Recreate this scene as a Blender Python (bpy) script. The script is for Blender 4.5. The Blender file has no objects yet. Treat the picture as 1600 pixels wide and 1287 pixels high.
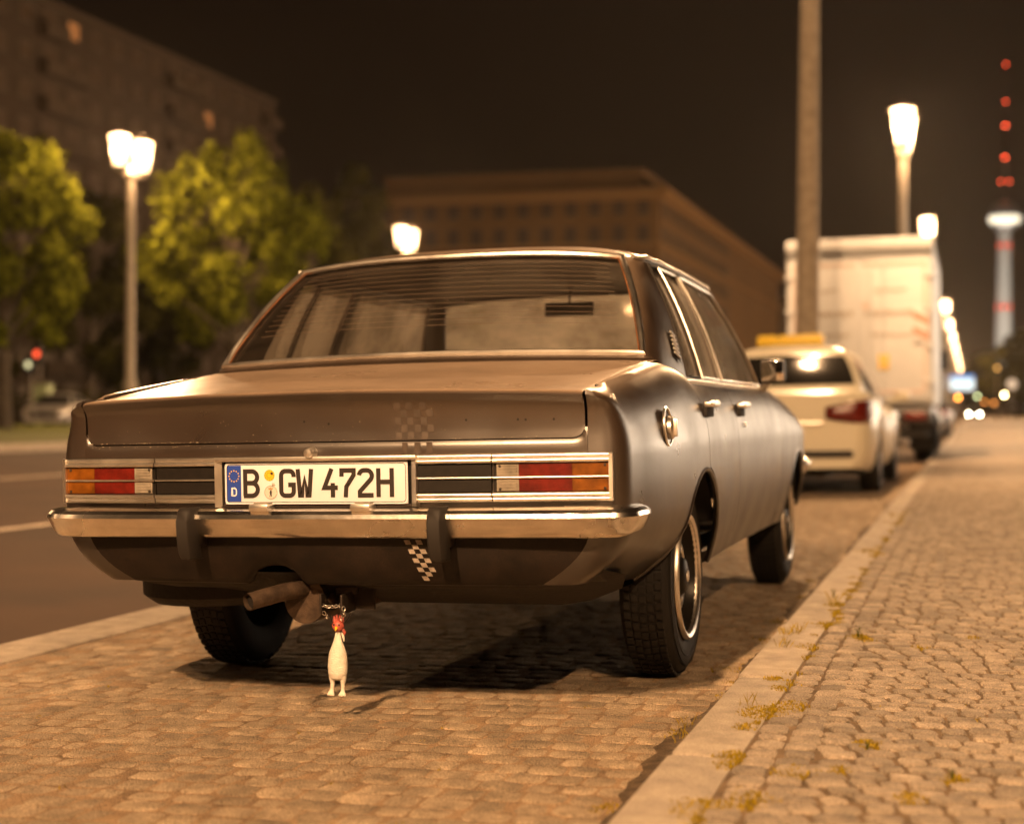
import bpy, bmesh, math, random
import numpy as np
from mathutils import Vector, Matrix, Euler
R = math.radians
random.seed(7); rng = np.random.default_rng(7)
scn = bpy.context.scene
COL = scn.collection

# ------------------------------------------------------------------ camera
CAM_F, CAM_W, CAM_H = 2390.0, 1600, 1287          # focal length in photo pixels
CAM_Z = 0.840
VPX, VPY, HSLOPE = 1516.0, 645.0, 0.0080           # vanishing point of the street, slope of the horizon
_th = math.atan((VPX - 800) / CAM_F)
_hy = VPY + (800 - VPX) * HSLOPE
_pt = -(CAM_H / 2 - _hy) / CAM_F
_f = Vector((-math.sin(_th) * math.cos(_pt), math.cos(_th) * math.cos(_pt), math.sin(_pt)))
_r = Vector((math.cos(_th), math.sin(_th), 0)); _u = _r.cross(_f)
_r2 = _r * math.cos(HSLOPE) + _u * math.sin(HSLOPE); _u2 = _u * math.cos(HSLOPE) - _r * math.sin(HSLOPE)
cd = bpy.data.cameras.new('camera'); cam = bpy.data.objects.new('camera', cd); COL.objects.link(cam)
mw = Matrix((( _r2.x, _u2.x, -_f.x, 0), (_r2.y, _u2.y, -_f.y, 0), (_r2.z, _u2.z, -_f.z, CAM_Z), (0, 0, 0, 1)))
cam.matrix_world = mw
cd.sensor_fit = 'HORIZONTAL'; cd.sensor_width = 70.0; cd.lens = 70.0 * CAM_F / CAM_W
cd.clip_start = 0.05; cd.clip_end = 6000
cd.dof.use_dof = True; cd.dof.focus_distance = 4.12; cd.dof.aperture_fstop = 3.6
cd.dof.aperture_blades = 0
scn.camera = cam
def px_dir(px, py):
    return _r2 * ((px - 800) / CAM_F) - _u2 * ((py - CAM_H / 2) / CAM_F) + _f
def at_depth(px, py, Z):                            # a point at camera depth Z
    return Vector((0, 0, CAM_Z)) + px_dir(px, py) * Z
def at_z(px, py, z):
    d = px_dir(px, py); return Vector((0, 0, CAM_Z)) + d * ((z - CAM_Z) / d.z)
def to_px(p):
    v = Vector(p) - Vector((0, 0, CAM_Z)); z = v.dot(_f)
    if z < .05: return (-9999, -9999, z)
    return (800 + CAM_F * v.dot(_r2) / z, CAM_H / 2 - CAM_F * v.dot(_u2) / z, z)

# ------------------------------------------------------------------ world (night, city glow) and exposure
w = bpy.data.worlds.new('World'); scn.world = w; w.use_nodes = True
nt = w.node_tree; nt.nodes.clear()
out = nt.nodes.new('ShaderNodeOutputWorld'); bg = nt.nodes.new('ShaderNodeBackground')
tc = nt.nodes.new('ShaderNodeTexCoord'); sx = nt.nodes.new('ShaderNodeSeparateXYZ')
rp = nt.nodes.new('ShaderNodeValToRGB')
nt.links.new(tc.outputs['Generated'], sx.inputs[0]); nt.links.new(sx.outputs['Z'], rp.inputs[0])
rp.color_ramp.elements[0].position = 0.0; rp.color_ramp.elements[0].color = (.0090, .0040, .0019, 1)
rp.color_ramp.elements[1].position = 0.30; rp.color_ramp.elements[1].color = (.0050, .0021, .0010, 1)
nt.links.new(rp.outputs[0], bg.inputs[0]); bg.inputs[1].default_value = 1.0
nt.links.new(bg.outputs[0], out.inputs[0])
scn.view_settings.view_transform = 'Standard'; scn.view_settings.look = 'None'
scn.view_settings.gamma = 1.0; scn.view_settings.exposure = 0.0
scn.render.engine = 'CYCLES'
cy = scn.cycles
cy.use_denoising = True; cy.use_light_tree = True
cy.max_bounces = 6; cy.diffuse_bounces = 3; cy.glossy_bounces = 4; cy.transparent_max_bounces = 16; cy.transmission_bounces = 4
cy.sample_clamp_indirect = 6.0; cy.caustics_reflective = False; cy.caustics_refractive = False
LAMP_RGB = (1.0, .575, .275)
LAMP_W = 33000.0

# ------------------------------------------------------------------ helpers: materials
def newmat(name):
    m = bpy.data.materials.new(name); m.use_nodes = True
    n = m.node_tree.nodes; b = n['Principled BSDF']; return m, m.node_tree, b
def mat(name, col, rough=.6, metal=0, var=0, vscale=8, bump=0, bscale=40, spec=None, coords='Object', rvar=0, emit=None, estr=0, alpha=None, detail=4, rand=0, speck=0, sscale=330, ior=None):
    m, t, b = newmat(name)
    b.inputs['Base Color'].default_value = (*col, 1); b.inputs['Roughness'].default_value = rough
    b.inputs['Metallic'].default_value = metal
    if spec is not None: b.inputs['Specular IOR Level'].default_value = spec
    if emit: b.inputs['Emission Color'].default_value = (*emit, 1); b.inputs['Emission Strength'].default_value = estr
    if ior: b.inputs['IOR'].default_value = ior
    src = None
    if var or bump or rvar:
        if coords == 'World':
            g = t.nodes.new('ShaderNodeNewGeometry'); src = g.outputs['Position']
        else:
            g = t.nodes.new('ShaderNodeTexCoord'); src = g.outputs[coords]
    if var or rand:
        hsv = t.nodes.new('ShaderNodeHueSaturation'); hsv.inputs['Color'].default_value = (*col, 1)
        last = None
        if var:
            nz = t.nodes.new('ShaderNodeTexNoise'); nz.inputs['Scale'].default_value = vscale; nz.inputs['Detail'].default_value = detail
            t.links.new(src, nz.inputs['Vector'])
            mr = t.nodes.new('ShaderNodeMapRange'); mr.inputs[1].default_value = .3; mr.inputs[2].default_value = .7
            mr.inputs[3].default_value = 1 - var; mr.inputs[4].default_value = 1 + var
            t.links.new(nz.outputs[0], mr.inputs[0]); last = mr.outputs[0]
        if rand:
            if rand == 'attr' or isinstance(rand, tuple):
                a = t.nodes.new('ShaderNodeAttribute'); a.attribute_name = 'rnd'; ro = a.outputs['Fac']; amt = rand[1] if isinstance(rand, tuple) else .3
            else:
                a = t.nodes.new('ShaderNodeObjectInfo'); ro = a.outputs['Random']; amt = rand
            mr2 = t.nodes.new('ShaderNodeMapRange'); mr2.inputs[3].default_value = 1 - amt; mr2.inputs[4].default_value = 1 + amt
            t.links.new(ro, mr2.inputs[0])
            if last is None: last = mr2.outputs[0]
            else:
                mu = t.nodes.new('ShaderNodeMath'); mu.operation = 'MULTIPLY'
                t.links.new(last, mu.inputs[0]); t.links.new(mr2.outputs[0], mu.inputs[1]); last = mu.outputs[0]
        if speck:
            nz = t.nodes.new('ShaderNodeTexNoise'); nz.inputs['Scale'].default_value = sscale; nz.inputs['Detail'].default_value = 3
            t.links.new(src, nz.inputs['Vector'])
            mr = t.nodes.new('ShaderNodeMapRange'); mr.inputs[1].default_value = .32; mr.inputs[2].default_value = .68
            mr.inputs[3].default_value = 1 - speck; mr.inputs[4].default_value = 1 + speck
            t.links.new(nz.outputs[0], mr.inputs[0])
            mu = t.nodes.new('ShaderNodeMath'); mu.operation = 'MULTIPLY'
            t.links.new(last, mu.inputs[0]); t.links.new(mr.outputs[0], mu.inputs[1]); last = mu.outputs[0]
        t.links.new(last, hsv.inputs['Value']); t.links.new(hsv.outputs[0], b.inputs['Base Color'])
    if rvar:
        nz = t.nodes.new('ShaderNodeTexNoise'); nz.inputs['Scale'].default_value = 5; nz.inputs['Detail'].default_value = 5
        t.links.new(src, nz.inputs['Vector'])
        mr = t.nodes.new('ShaderNodeMapRange'); mr.inputs[1].default_value = .3; mr.inputs[2].default_value = .7
        mr.inputs[3].default_value = max(.02, rough - rvar); mr.inputs[4].default_value = rough + rvar
        t.links.new(nz.outputs[0], mr.inputs[0]); t.links.new(mr.outputs[0], b.inputs['Roughness'])
    if bump:
        nz = t.nodes.new('ShaderNodeTexNoise'); nz.inputs['Scale'].default_value = bscale; nz.inputs['Detail'].default_value = 6
        t.links.new(src, nz.inputs['Vector'])
        bp = t.nodes.new('ShaderNodeBump'); bp.inputs['Strength'].default_value = bump; bp.inputs['Distance'].default_value = .01
        t.links.new(nz.outputs[0], bp.inputs['Height']); t.links.new(bp.outputs[0], b.inputs['Normal'])
    return m
def glassmat(name, tint=(.8, .8, .8), dust=.1, rough=.03, dustcol=(.5, .45, .4), streak=None):
    m, t, b = newmat(name); t.nodes.remove(b); o = t.nodes['Material Output']
    tr = t.nodes.new('ShaderNodeBsdfTransparent'); tr.inputs[0].default_value = (*tint, 1)
    gl = t.nodes.new('ShaderNodeBsdfGlossy'); gl.inputs['Roughness'].default_value = rough
    df = t.nodes.new('ShaderNodeBsdfDiffuse'); df.inputs[0].default_value = (*dustcol, 1)
    tl = t.nodes.new('ShaderNodeBsdfTranslucent'); tl.inputs[0].default_value = (*dustcol, 1)
    ad = t.nodes.new('ShaderNodeMixShader'); ad.inputs[0].default_value = .68
    t.links.new(df.outputs[0], ad.inputs[1]); t.links.new(tl.outputs[0], ad.inputs[2])
    fr = t.nodes.new('ShaderNodeFresnel'); bk = t.nodes.new('ShaderNodeNewGeometry'); io = t.nodes.new('ShaderNodeMapRange')   # a thin pane: the same from both sides
    io.inputs[3].default_value = 1.5; io.inputs[4].default_value = 1 / 1.5; t.links.new(bk.outputs['Backfacing'], io.inputs[0]); t.links.new(io.outputs[0], fr.inputs[0])
    m1 = t.nodes.new('ShaderNodeMixShader'); m2 = t.nodes.new('ShaderNodeMixShader')
    t.links.new(fr.outputs[0], m1.inputs[0]); t.links.new(m2.outputs[0], m1.inputs[1]); t.links.new(gl.outputs[0], m1.inputs[2])
    g = t.nodes.new('ShaderNodeTexCoord'); mp = t.nodes.new('ShaderNodeMapping')
    mp.inputs['Scale'].default_value = streak or (1, 1, 1)
    nz = t.nodes.new('ShaderNodeTexNoise'); nz.inputs['Scale'].default_value = 4; nz.inputs['Detail'].default_value = 8; nz.inputs['Roughness'].default_value = .65
    t.links.new(g.outputs['Object'], mp.inputs[0]); t.links.new(mp.outputs[0], nz.inputs['Vector'])
    mr = t.nodes.new('ShaderNodeMapRange'); mr.inputs[1].default_value = .3; mr.inputs[2].default_value = .75
    mr.inputs[3].default_value = dust * .35; mr.inputs[4].default_value = dust * 1.6
    t.links.new(nz.outputs[0], mr.inputs[0]); t.links.new(mr.outputs[0], m2.inputs[0])
    t.links.new(tr.outputs[0], m2.inputs[1]); t.links.new(ad.outputs[0], m2.inputs[2]); t.links.new(m1.outputs[0], o.inputs[0])
    return m
def emat(name, col, s):
    m, t, b = newmat(name); t.nodes.remove(b)
    e = t.nodes.new('ShaderNodeEmission'); e.inputs[0].default_value = (*col, 1); e.inputs[1].default_value = s
    t.links.new(e.outputs[0], t.nodes['Material Output'].inputs[0]); return m
def leafmat(name, col, var=.3):
    m, t, b = newmat(name); t.nodes.remove(b)
    d = t.nodes.new('ShaderNodeBsdfDiffuse'); l = t.nodes.new('ShaderNodeBsdfTranslucent'); mx = t.nodes.new('ShaderNodeMixShader'); mx.inputs[0].default_value = .35
    a = t.nodes.new('ShaderNodeAttribute'); a.attribute_name = 'rnd'
    hsv = t.nodes.new('ShaderNodeHueSaturation'); hsv.inputs['Color'].default_value = (*col, 1)
    mr = t.nodes.new('ShaderNodeMapRange'); mr.inputs[3].default_value = 1 - var; mr.inputs[4].default_value = 1 + var
    t.links.new(a.outputs['Fac'], mr.inputs[0]); t.links.new(mr.outputs[0], hsv.inputs['Value'])
    t.links.new(hsv.outputs[0], d.inputs[0]); t.links.new(hsv.outputs[0], l.inputs[0])
    t.links.new(d.outputs[0], mx.inputs[1]); t.links.new(l.outputs[0], mx.inputs[2]); t.links.new(mx.outputs[0], t.nodes['Material Output'].inputs[0])
    return m

M = {}
M['paint'] = mat('satin_black_paint', (.029, .0192, .0136), .33, var=.30, vscale=3.0, rvar=.06, bump=.02, bscale=220, spec=.5, ior=2.0)
def dusty(m, dust, lo=.12, hi=.95):                        # dust lies on what faces up
    t = m.node_tree; b = t.nodes['Principled BSDF']; src = b.inputs['Base Color'].links[0].from_socket
    g = t.nodes.new('ShaderNodeNewGeometry'); sp = t.nodes.new('ShaderNodeSeparateXYZ'); t.links.new(g.outputs['Normal'], sp.inputs[0])
    mr = t.nodes.new('ShaderNodeMapRange'); mr.interpolation_type = 'SMOOTHSTEP'; mr.inputs[1].default_value = lo; mr.inputs[2].default_value = hi; t.links.new(sp.outputs['Z'], mr.inputs[0])
    tcn = t.nodes.new('ShaderNodeTexCoord'); nz = t.nodes.new('ShaderNodeTexNoise'); nz.inputs['Scale'].default_value = 6; nz.inputs['Detail'].default_value = 8; nz.inputs['Roughness'].default_value = .6; t.links.new(tcn.outputs['Object'], nz.inputs['Vector'])
    m2 = t.nodes.new('ShaderNodeMapRange'); m2.inputs[1].default_value = .25; m2.inputs[2].default_value = .75; m2.inputs[3].default_value = .72; m2.inputs[4].default_value = 1.15; t.links.new(nz.outputs[0], m2.inputs[0])
    mu = t.nodes.new('ShaderNodeMath'); mu.operation = 'MULTIPLY'; mu.use_clamp = True; t.links.new(mr.outputs[0], mu.inputs[0]); t.links.new(m2.outputs[0], mu.inputs[1])
    mx = t.nodes.new('ShaderNodeMix'); mx.data_type = 'RGBA'; t.links.new(mu.outputs[0], mx.inputs['Factor']); t.links.new(src, mx.inputs['A']); mx.inputs['B'].default_value = (*dust, 1)
    so = t.nodes.new('ShaderNodeSeparateXYZ'); t.links.new(tcn.outputs['Object'], so.inputs[0])      # paint blends to near-black down the lower body
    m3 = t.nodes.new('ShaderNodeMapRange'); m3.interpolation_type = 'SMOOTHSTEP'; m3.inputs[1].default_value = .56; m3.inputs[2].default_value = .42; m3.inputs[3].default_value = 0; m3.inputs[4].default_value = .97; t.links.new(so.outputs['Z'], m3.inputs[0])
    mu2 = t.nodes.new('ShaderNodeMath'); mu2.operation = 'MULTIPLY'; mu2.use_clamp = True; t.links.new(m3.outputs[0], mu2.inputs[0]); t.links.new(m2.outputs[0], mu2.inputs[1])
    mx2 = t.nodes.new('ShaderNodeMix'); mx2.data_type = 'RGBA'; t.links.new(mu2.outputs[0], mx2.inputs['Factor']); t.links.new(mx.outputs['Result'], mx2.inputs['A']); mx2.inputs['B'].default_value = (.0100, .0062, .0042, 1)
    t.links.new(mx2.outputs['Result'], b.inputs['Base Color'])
    return m
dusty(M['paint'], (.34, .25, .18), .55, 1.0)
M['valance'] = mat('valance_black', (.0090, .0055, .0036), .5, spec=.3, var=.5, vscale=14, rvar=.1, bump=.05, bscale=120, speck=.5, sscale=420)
M['dark_under'] = mat('underseal', (.012, .009, .007), .8, var=.4, vscale=9, bump=.3, bscale=60)
M['gap'] = mat('shell_black', (.008, .006, .005), .8)
M['chrome'] = mat('chrome', (.84, .80, .74), .34, 1, rvar=.06, var=.10, vscale=20)
M['bumper_chrome'] = mat('bumper_chrome', (.86, .81, .74), .23, 1, rvar=.07, var=.16, vscale=14, bump=.03, bscale=90)
M['rubber'] = mat('black_rubber', (.011, .008, .006), .7)
M['tyre'] = mat('tyre_rubber', (.0085, .0068, .0055), .75, var=.3, vscale=12, bump=.15, bscale=70)
M['red_lens'] = mat('red_lens', (.115, .009, .005), .25, var=.4, vscale=30, spec=.6, bump=.12, bscale=160)
M['amber_lens'] = mat('amber_lens', (.17, .055, .005), .25, var=.4, vscale=30, spec=.6, bump=.12, bscale=160)
M['clear_lens'] = mat('clear_lens', (.26, .23, .185), .25, var=.3, vscale=30, spec=.6, bump=.12, bscale=160)
M['panel_black'] = mat('lamp_panel_black', (.009, .007, .0055), .5, spec=.3, var=.3, vscale=60)
M['plate'] = mat('plate_white', (.72, .74, .80), .45, bump=.02, bscale=300)
M['ink'] = mat('plate_ink', (.020, .014, .012), .5)
M['blue'] = mat('plate_blue', (.020, .060, .36), .4)
M['yellow'] = mat('sticker_yellow', (.80, .50, .02), .5)
M['paper'] = mat('sticker_grey', (.60, .57, .52), .5)
M['glass_rear'] = glassmat('rear_glass', (.86, .83, .78), .10, .05, (.42, .35, .28), (1, 1, 5))
M['glass_side'] = glassmat('side_glass', (.80, .77, .72), .85, .10, (.84, .79, .70))
M['glass_wind'] = glassmat('wind_glass', (.80, .77, .72), .80, .10, (.84, .79, .68))
M['seat'] = mat('seat_cloth', (.055, .040, .030), .9)
M['rim'] = mat('rim_steel', (.012, .010, .008), .35, 0, spec=.2, var=.3, vscale=20)
M['exhaust'] = mat('exhaust_rust', (.075, .050, .034), .6, .5, var=.45, vscale=30, bump=.2, bscale=120)
M['metal_dark'] = mat('dark_metal', (.040, .030, .024), .55, .6, var=.4, vscale=30)
M['chalk'] = mat('faded_white', (.36, .31, .26), .7, var=.35, vscale=70)
M['ghost'] = mat('ghost_paint', (.058, .043, .033), .5, var=.25, vscale=40)
M['chip'] = mat('paint_chip', (.45, .38, .28), .8)
M['rubber_skin'] = mat('cream_rubber', (.70, .65, .56), .55, bump=.35, bscale=260, var=.12, vscale=40)
M['chick_red'] = mat('chicken_red', (.36, .075, .055), .5, var=.4, vscale=60)
M['stone_p'] = mat('parking_stone', (.375, .29, .198), .82, var=.34, vscale=14, bump=1.0, bscale=220, speck=.58, sscale=260, coords='World', rand=.20, detail=6)
M['stone_p2'] = mat('parking_stone_far', (.375, .29, .198), .82, var=.34, vscale=14, bump=1.0, bscale=220, speck=.58, sscale=260, coords='World', rand=('attr', .20), detail=6)
M['stone_s'] = mat('pavement_stone', (.285, .232, .176), .80, var=.28, vscale=22, bump=1.0, bscale=190, speck=.52, sscale=260, coords='World', rand=.30, detail=6)
M['stone_s2'] = mat('pavement_stone_far', (.285, .232, .176), .80, var=.28, vscale=22, bump=1.0, bscale=190, speck=.52, sscale=260, coords='World', rand=('attr', .30), detail=6)
M['kerb'] = mat('kerb_granite', (.37, .315, .25), .8, var=.22, vscale=14, bump=.8, bscale=170, speck=.30, coords='World', rand=.14, detail=6)
M['dirt'] = mat('joint_dirt', (.33, .225, .135), .95, var=.4, vscale=9, bump=.9, bscale=220, speck=.6, sscale=260, coords='World', detail=7)
M['dirt_s'] = mat('joint_sand', (.150, .100, .056), .95, var=.4, vscale=11, bump=.9, bscale=220, speck=.4, coords='World', detail=7)
M['asphalt'] = mat('asphalt', (.050, .0225, .0080), .85, var=.30, vscale=.9, speck=.35, sscale=160, bump=.35, bscale=110, coords='World', detail=9)
M['line'] = mat('road_paint', (.55, .46, .36), .8, var=.3, vscale=8, coords='World')
M['grass'] = mat('grass', (.115, .125, .010), .9, var=.45, vscale=3, bump=.9, bscale=18, coords='World', detail=8)
M['ground'] = mat('ground', (.05, .045, .02), .95, var=.4, vscale=.4, coords='World')
M['concrete'] = mat('lamp_concrete', (.34, .29, .23), .75, var=.2, vscale=8)
M['lampmetal'] = mat('lamp_metal', (.16, .13, .10), .5, .3)
GLOW = {'lantern': 1.0, 'lantern_mid': .36, 'lantern_dim': .24, 'lantern_weak': .05}
def lanternmat(name, k):                                     # opal glass: glows itself and lets the bulb's light through
    m, t, b = newmat(name); t.nodes.remove(b)
    e = t.nodes.new('ShaderNodeEmission'); e.inputs[0].default_value = (*LAMP_RGB, 1); e.inputs[1].default_value = 14.0 * k ** .5
    tr = t.nodes.new('ShaderNodeBsdfTransparent'); mx = t.nodes.new('ShaderNodeMixShader'); mx.inputs[0].default_value = .5
    t.links.new(tr.outputs[0], mx.inputs[1]); t.links.new(e.outputs[0], mx.inputs[2]); t.links.new(mx.outputs[0], t.nodes['Material Output'].inputs[0])
    return m
for _k, _v in GLOW.items(): M[_k] = lanternmat(_k, _v)
M['bark'] = mat('bark', (.06, .045, .03), .9, var=.4, vscale=6, bump=.6, bscale=20)
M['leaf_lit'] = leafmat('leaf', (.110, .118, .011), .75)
M['leaf_shade'] = leafmat('leaf_shaded', (.040, .038, .008), .4)  # shade put into the leaf colour of trees and hedge away from the lamps
M['moss'] = leafmat('moss', (.30, .215, .020), .4)
M['weed'] = leafmat('weed_green', (.13, .13, .022), .35)
M['cream'] = mat('taxi_cream', (.66, .62, .50), .22, spec=.6)
M['white_box'] = mat('truck_white', (.56, .585, .62), .5, var=.05, vscale=2)
M['pink'] = mat('truck_red_stripe', (.57, .48, .46), .55)
M['greytext'] = mat('truck_grey_print', (.38, .34, .31), .6)
M['silver'] = mat('car_silver', (.40, .38, .35), .3, .5)
M['darkcar'] = mat('car_dark', (.03, .025, .025), .25)
M['glass_dark'] = mat('window_dark', (.012, .011, .010), .08, spec=.7)
M['plaster'] = mat('plaster', (.10, .07, .045), .9, var=.12, vscale=.3, coords='World')
M['plaster_warm'] = mat('plaster_warm', (.165, .090, .031), .9, var=.12, vscale=.2, coords='World')
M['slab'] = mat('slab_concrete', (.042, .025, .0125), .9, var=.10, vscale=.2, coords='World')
M['slab_joint'] = mat('slab_balcony', (.056, .036, .020), .9, var=.10, vscale=.2, coords='World')
M['win_frame'] = mat('window_frame', (.09, .072, .055), .7)
M['win_dark'] = mat('window_pane', (.060, .034, .014), .5)
M['win_lit'] = emat('window_lit', (1.0, .34, .09), .45)
M['tower'] = mat('tower_concrete', (.46, .44, .41), .8)
M['towered'] = mat('tower_red', (.50, .10, .07), .7)
M['steel'] = mat('sphere_steel', (.5, .48, .45), .35, .7)
M['sphere_lit'] = emat('sphere_windows', (1.0, .86, .62), 2.2)
M['red_light'] = emat('red_beacon', (1.0, .085, .03), 14)

# ------------------------------------------------------------------ helpers: meshes
class MB:
    def __init__(s): s.v = []; s.f = []
    def add(s, vs, fs):
        k = len(s.v); s.v += [tuple(map(float, p)) for p in vs]; s.f += [tuple(i + k for i in q) for q in fs]; return s
    def box(s, c, d, rot=None, taper=None):
        c = Vector(c); pts = []
        for z in (-.5, .5):
            k = 1 if (taper is None or z < 0) else taper
            for x, y in ((-.5, -.5), (.5, -.5), (.5, .5), (-.5, .5)):
                p = Vector((x * d[0] * k, y * d[1] * k, z * d[2]))
                if rot is not None: p = rot @ p
                pts.append(c + p)
        return s.add(pts, [(3, 2, 1, 0), (4, 5, 6, 7), (0, 1, 5, 4), (1, 2, 6, 5), (2, 3, 7, 6), (3, 0, 4, 7)])
    def bbox(s, c, d, b=.01, rot=None):                    # bevelled box
        bm = bmesh.new(); bmesh.ops.create_cube(bm, size=1.0)
        for v in bm.verts: v.co = Vector((v.co.x * d[0], v.co.y * d[1], v.co.z * d[2]))
        bmesh.ops.bevel(bm, geom=list(bm.edges), offset=b, segments=2, affect='EDGES', profile=.6)
        bm.verts.ensure_lookup_table(); c = Vector(c)
        vs = [c + ((rot @ v.co) if rot is not None else v.co) for v in bm.verts]
        fs = [tuple(v.index for v in f.verts) for f in bm.faces]; bm.free()
        return s.add(vs, fs)
    def grid(s, P, flip=False, closed_u=False):            # P[i][j] -> points
        n, m = len(P), len(P[0]); vs = [p for row in P for p in row]; fs = []
        for i in range(n - (0 if closed_u else 1)):
            for j in range(m - 1):
                a = i * m + j; b = i * m + j + 1; c = ((i + 1) % n) * m + j + 1; d = ((i + 1) % n) * m + j
                fs.append((a, b, c, d) if not flip else (d, c, b, a))
        return s.add(vs, fs)
    def tube(s, path, r, n=10, cap=True, closed=False):
        path = [Vector(p) for p in path]; L = len(path); rings = []
        rr = r if isinstance(r, (list, tuple)) else [r] * L
        up = None
        for i, p in enumerate(path):
            a = path[(i - 1) % L] if (i > 0 or closed) else p; b = path[(i + 1) % L] if (i < L - 1 or closed) else p
            t = (b - a).normalized()
            if up is None:
                up = t.orthogonal().normalized()
            up = (up - t * up.dot(t)).normalized(); q = t.cross(up)
            rings.append([p + (up * math.cos(2 * math.pi * k / n) + q * math.sin(2 * math.pi * k / n)) * rr[i] for k in range(n)])
        vs = [p for g in rings for p in g]; fs = []
        for i in range(L if closed else L - 1):
            for k in range(n):
                fs.append((i * n + k, i * n + (k + 1) % n, ((i + 1) % L) * n + (k + 1) % n, ((i + 1) % L) * n + k))
        if cap and not closed:
            fs.append(tuple(range(n - 1, -1, -1))); fs.append(tuple((L - 1) * n + k for k in range(n)))
        return s.add(vs, fs)
    def lathe(s, prof, n=24, axis='z', c=(0, 0, 0), a0=0, cap=True):   # prof: (radius, along)
        c = Vector(c); rings = []
        for (r, h) in prof:
            g = []
            for k in range(n):
                a = a0 + 2 * math.pi * k / n; x, y = r * math.cos(a), r * math.sin(a)
                g.append(c + (Vector((x, y, h)) if axis == 'z' else Vector((h, x, y)) if axis == 'x' else Vector((y, h, x))))
            rings.append(g)
        vs = [p for g in rings for p in g]; fs = []
        for i in range(len(prof) - 1):
            for k in range(n):
                fs.append((i * n + k, i * n + (k + 1) % n, (i + 1) * n + (k + 1) % n, (i + 1) * n + k))
        if cap and prof[0][0] > 1e-6: fs.append(tuple(range(n - 1, -1, -1)))
        if cap and prof[-1][0] > 1e-6: fs.append(tuple((len(prof) - 1) * n + k for k in range(n)))
        return s.add(vs, fs)
    def disc(s, c, r, n=16, nrm='y', ry=None):
        c = Vector(c); pts = []
        for k in range(n):
            a = 2 * math.pi * k / n
            pts.append(c + (Vector((math.cos(a) * r, 0, math.sin(a) * (ry or r))) if nrm == 'y' else Vector((0, math.cos(a) * r, math.sin(a) * (ry or r)))))
        return s.add(pts, [tuple(range(n))])
    def build(s, name, m, parent=None, smooth=True, sharp=35, merge=0, mats=None):
        me = bpy.data.meshes.new(name); me.from_pydata(s.v, [], s.f)
        if merge:
            bm = bmesh.new(); bm.from_mesh(me); bmesh.ops.remove_doubles(bm, verts=bm.verts, dist=merge); bm.to_mesh(me); bm.free()
        me.update()
        me.materials.append(M[m] if isinstance(m, str) else m)
        if smooth:
            me.polygons.foreach_set('use_smooth', [True] * len(me.polygons)); me.set_sharp_from_angle(angle=R(sharp))
        o = bpy.data.objects.new(name, me); COL.objects.link(o)
        if parent is not None: o.parent = parent
        return o
def fixn(o):
    bm = bmesh.new(); bm.from_mesh(o.data); bmesh.ops.recalc_face_normals(bm, faces=bm.faces); bm.to_mesh(o.data); bm.free(); return o
def tag(o, label=None, cat=None, group=None, kind=None):
    if label: o['label'] = label
    if cat: o['category'] = cat
    if group: o['group'] = group
    if kind: o['kind'] = kind
    return o
def empty(name, loc=(0, 0, 0), rz=0, label=None, cat=None, group=None):
    o = bpy.data.objects.new(name, None); COL.objects.link(o); o.location = loc; o.rotation_euler = (0, 0, rz); o.empty_display_size = .1
    return tag(o, label, cat, group)
def copy_tree(o, parent=None):
    c = o.copy(); COL.objects.link(c)
    if parent is not None: c.parent = parent
    for ch in list(o.children): copy_tree(ch, c)
    return c
def attr_rnd(o, vals):
    a = o.data.attributes.new('rnd', 'FLOAT', 'FACE'); a.data.foreach_set('value', np.asarray(vals, dtype=np.float32))
def spl(pts):                                              # smooth monotone-ish interpolation
    xs = np.array([p[0] for p in pts], float); ys = np.array([p[1] for p in pts], float)
    d = np.diff(ys) / np.diff(xs); m = np.empty_like(ys); m[0] = d[0]; m[-1] = d[-1]
    for i in range(1, len(ys) - 1):
        m[i] = 0 if d[i - 1] * d[i] <= 0 else 2 * d[i - 1] * d[i] / (d[i - 1] + d[i])
    def fn(x):
        x = min(max(x, xs[0]), xs[-1]); i = min(int(np.searchsorted(xs, x, 'right')) - 1, len(xs) - 2)
        h = xs[i + 1] - xs[i]; t = (x - xs[i]) / h
        return float((2*t**3-3*t**2+1)*ys[i] + (t**3-2*t**2+t)*h*m[i] + (-2*t**3+3*t**2)*ys[i+1] + (t**3-t**2)*h*m[i+1])
    return fn
def lerp(a, b, t): return a + (b - a) * t
def vl(a, b, t): return tuple(lerp(x, y, t) for x, y in zip(a, b))
def ribbon(mb, path, wd, closed=False, y=0.0):             # flat stroke in the x-z plane, facing -y
    P = [Vector((p[0], p[1])) for p in path]; L = len(P); A = []; B = []
    for i in range(L):
        p = P[i]; a = P[i - 1] if (i > 0 or closed) else None; b = P[(i + 1) % L] if (i < L - 1 or closed) else None
        d1 = (p - a).normalized() if a is not None else None; d2 = (b - p).normalized() if b is not None else None
        if d1 is None: d1 = d2
        if d2 is None: d2 = d1
        t = (d1 + d2).normalized(); n = Vector((-t.y, t.x)); k = max(.5, n.dot(Vector((-d1.y, d1.x))))
        A.append(p + n * wd / 2 / k); B.append(p - n * wd / 2 / k)
    k0 = len(mb.v); vs = []
    for a, b in zip(A, B): vs += [(a.x, y, a.y), (b.x, y, b.y)]
    fs = []
    for i in range(L if closed else L - 1):
        j = (i + 1) % L; fs.append((2 * i, 2 * i + 1, 2 * j + 1, 2 * j))
    mb.add(vs, fs)
def arc(cx, cz, r, a0, a1, n=8, rz=None):
    return [(cx + r * math.cos(R(lerp(a0, a1, i / n))), cz + (rz or r) * math.sin(R(lerp(a0, a1, i / n)))) for i in range(n + 1)]

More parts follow.
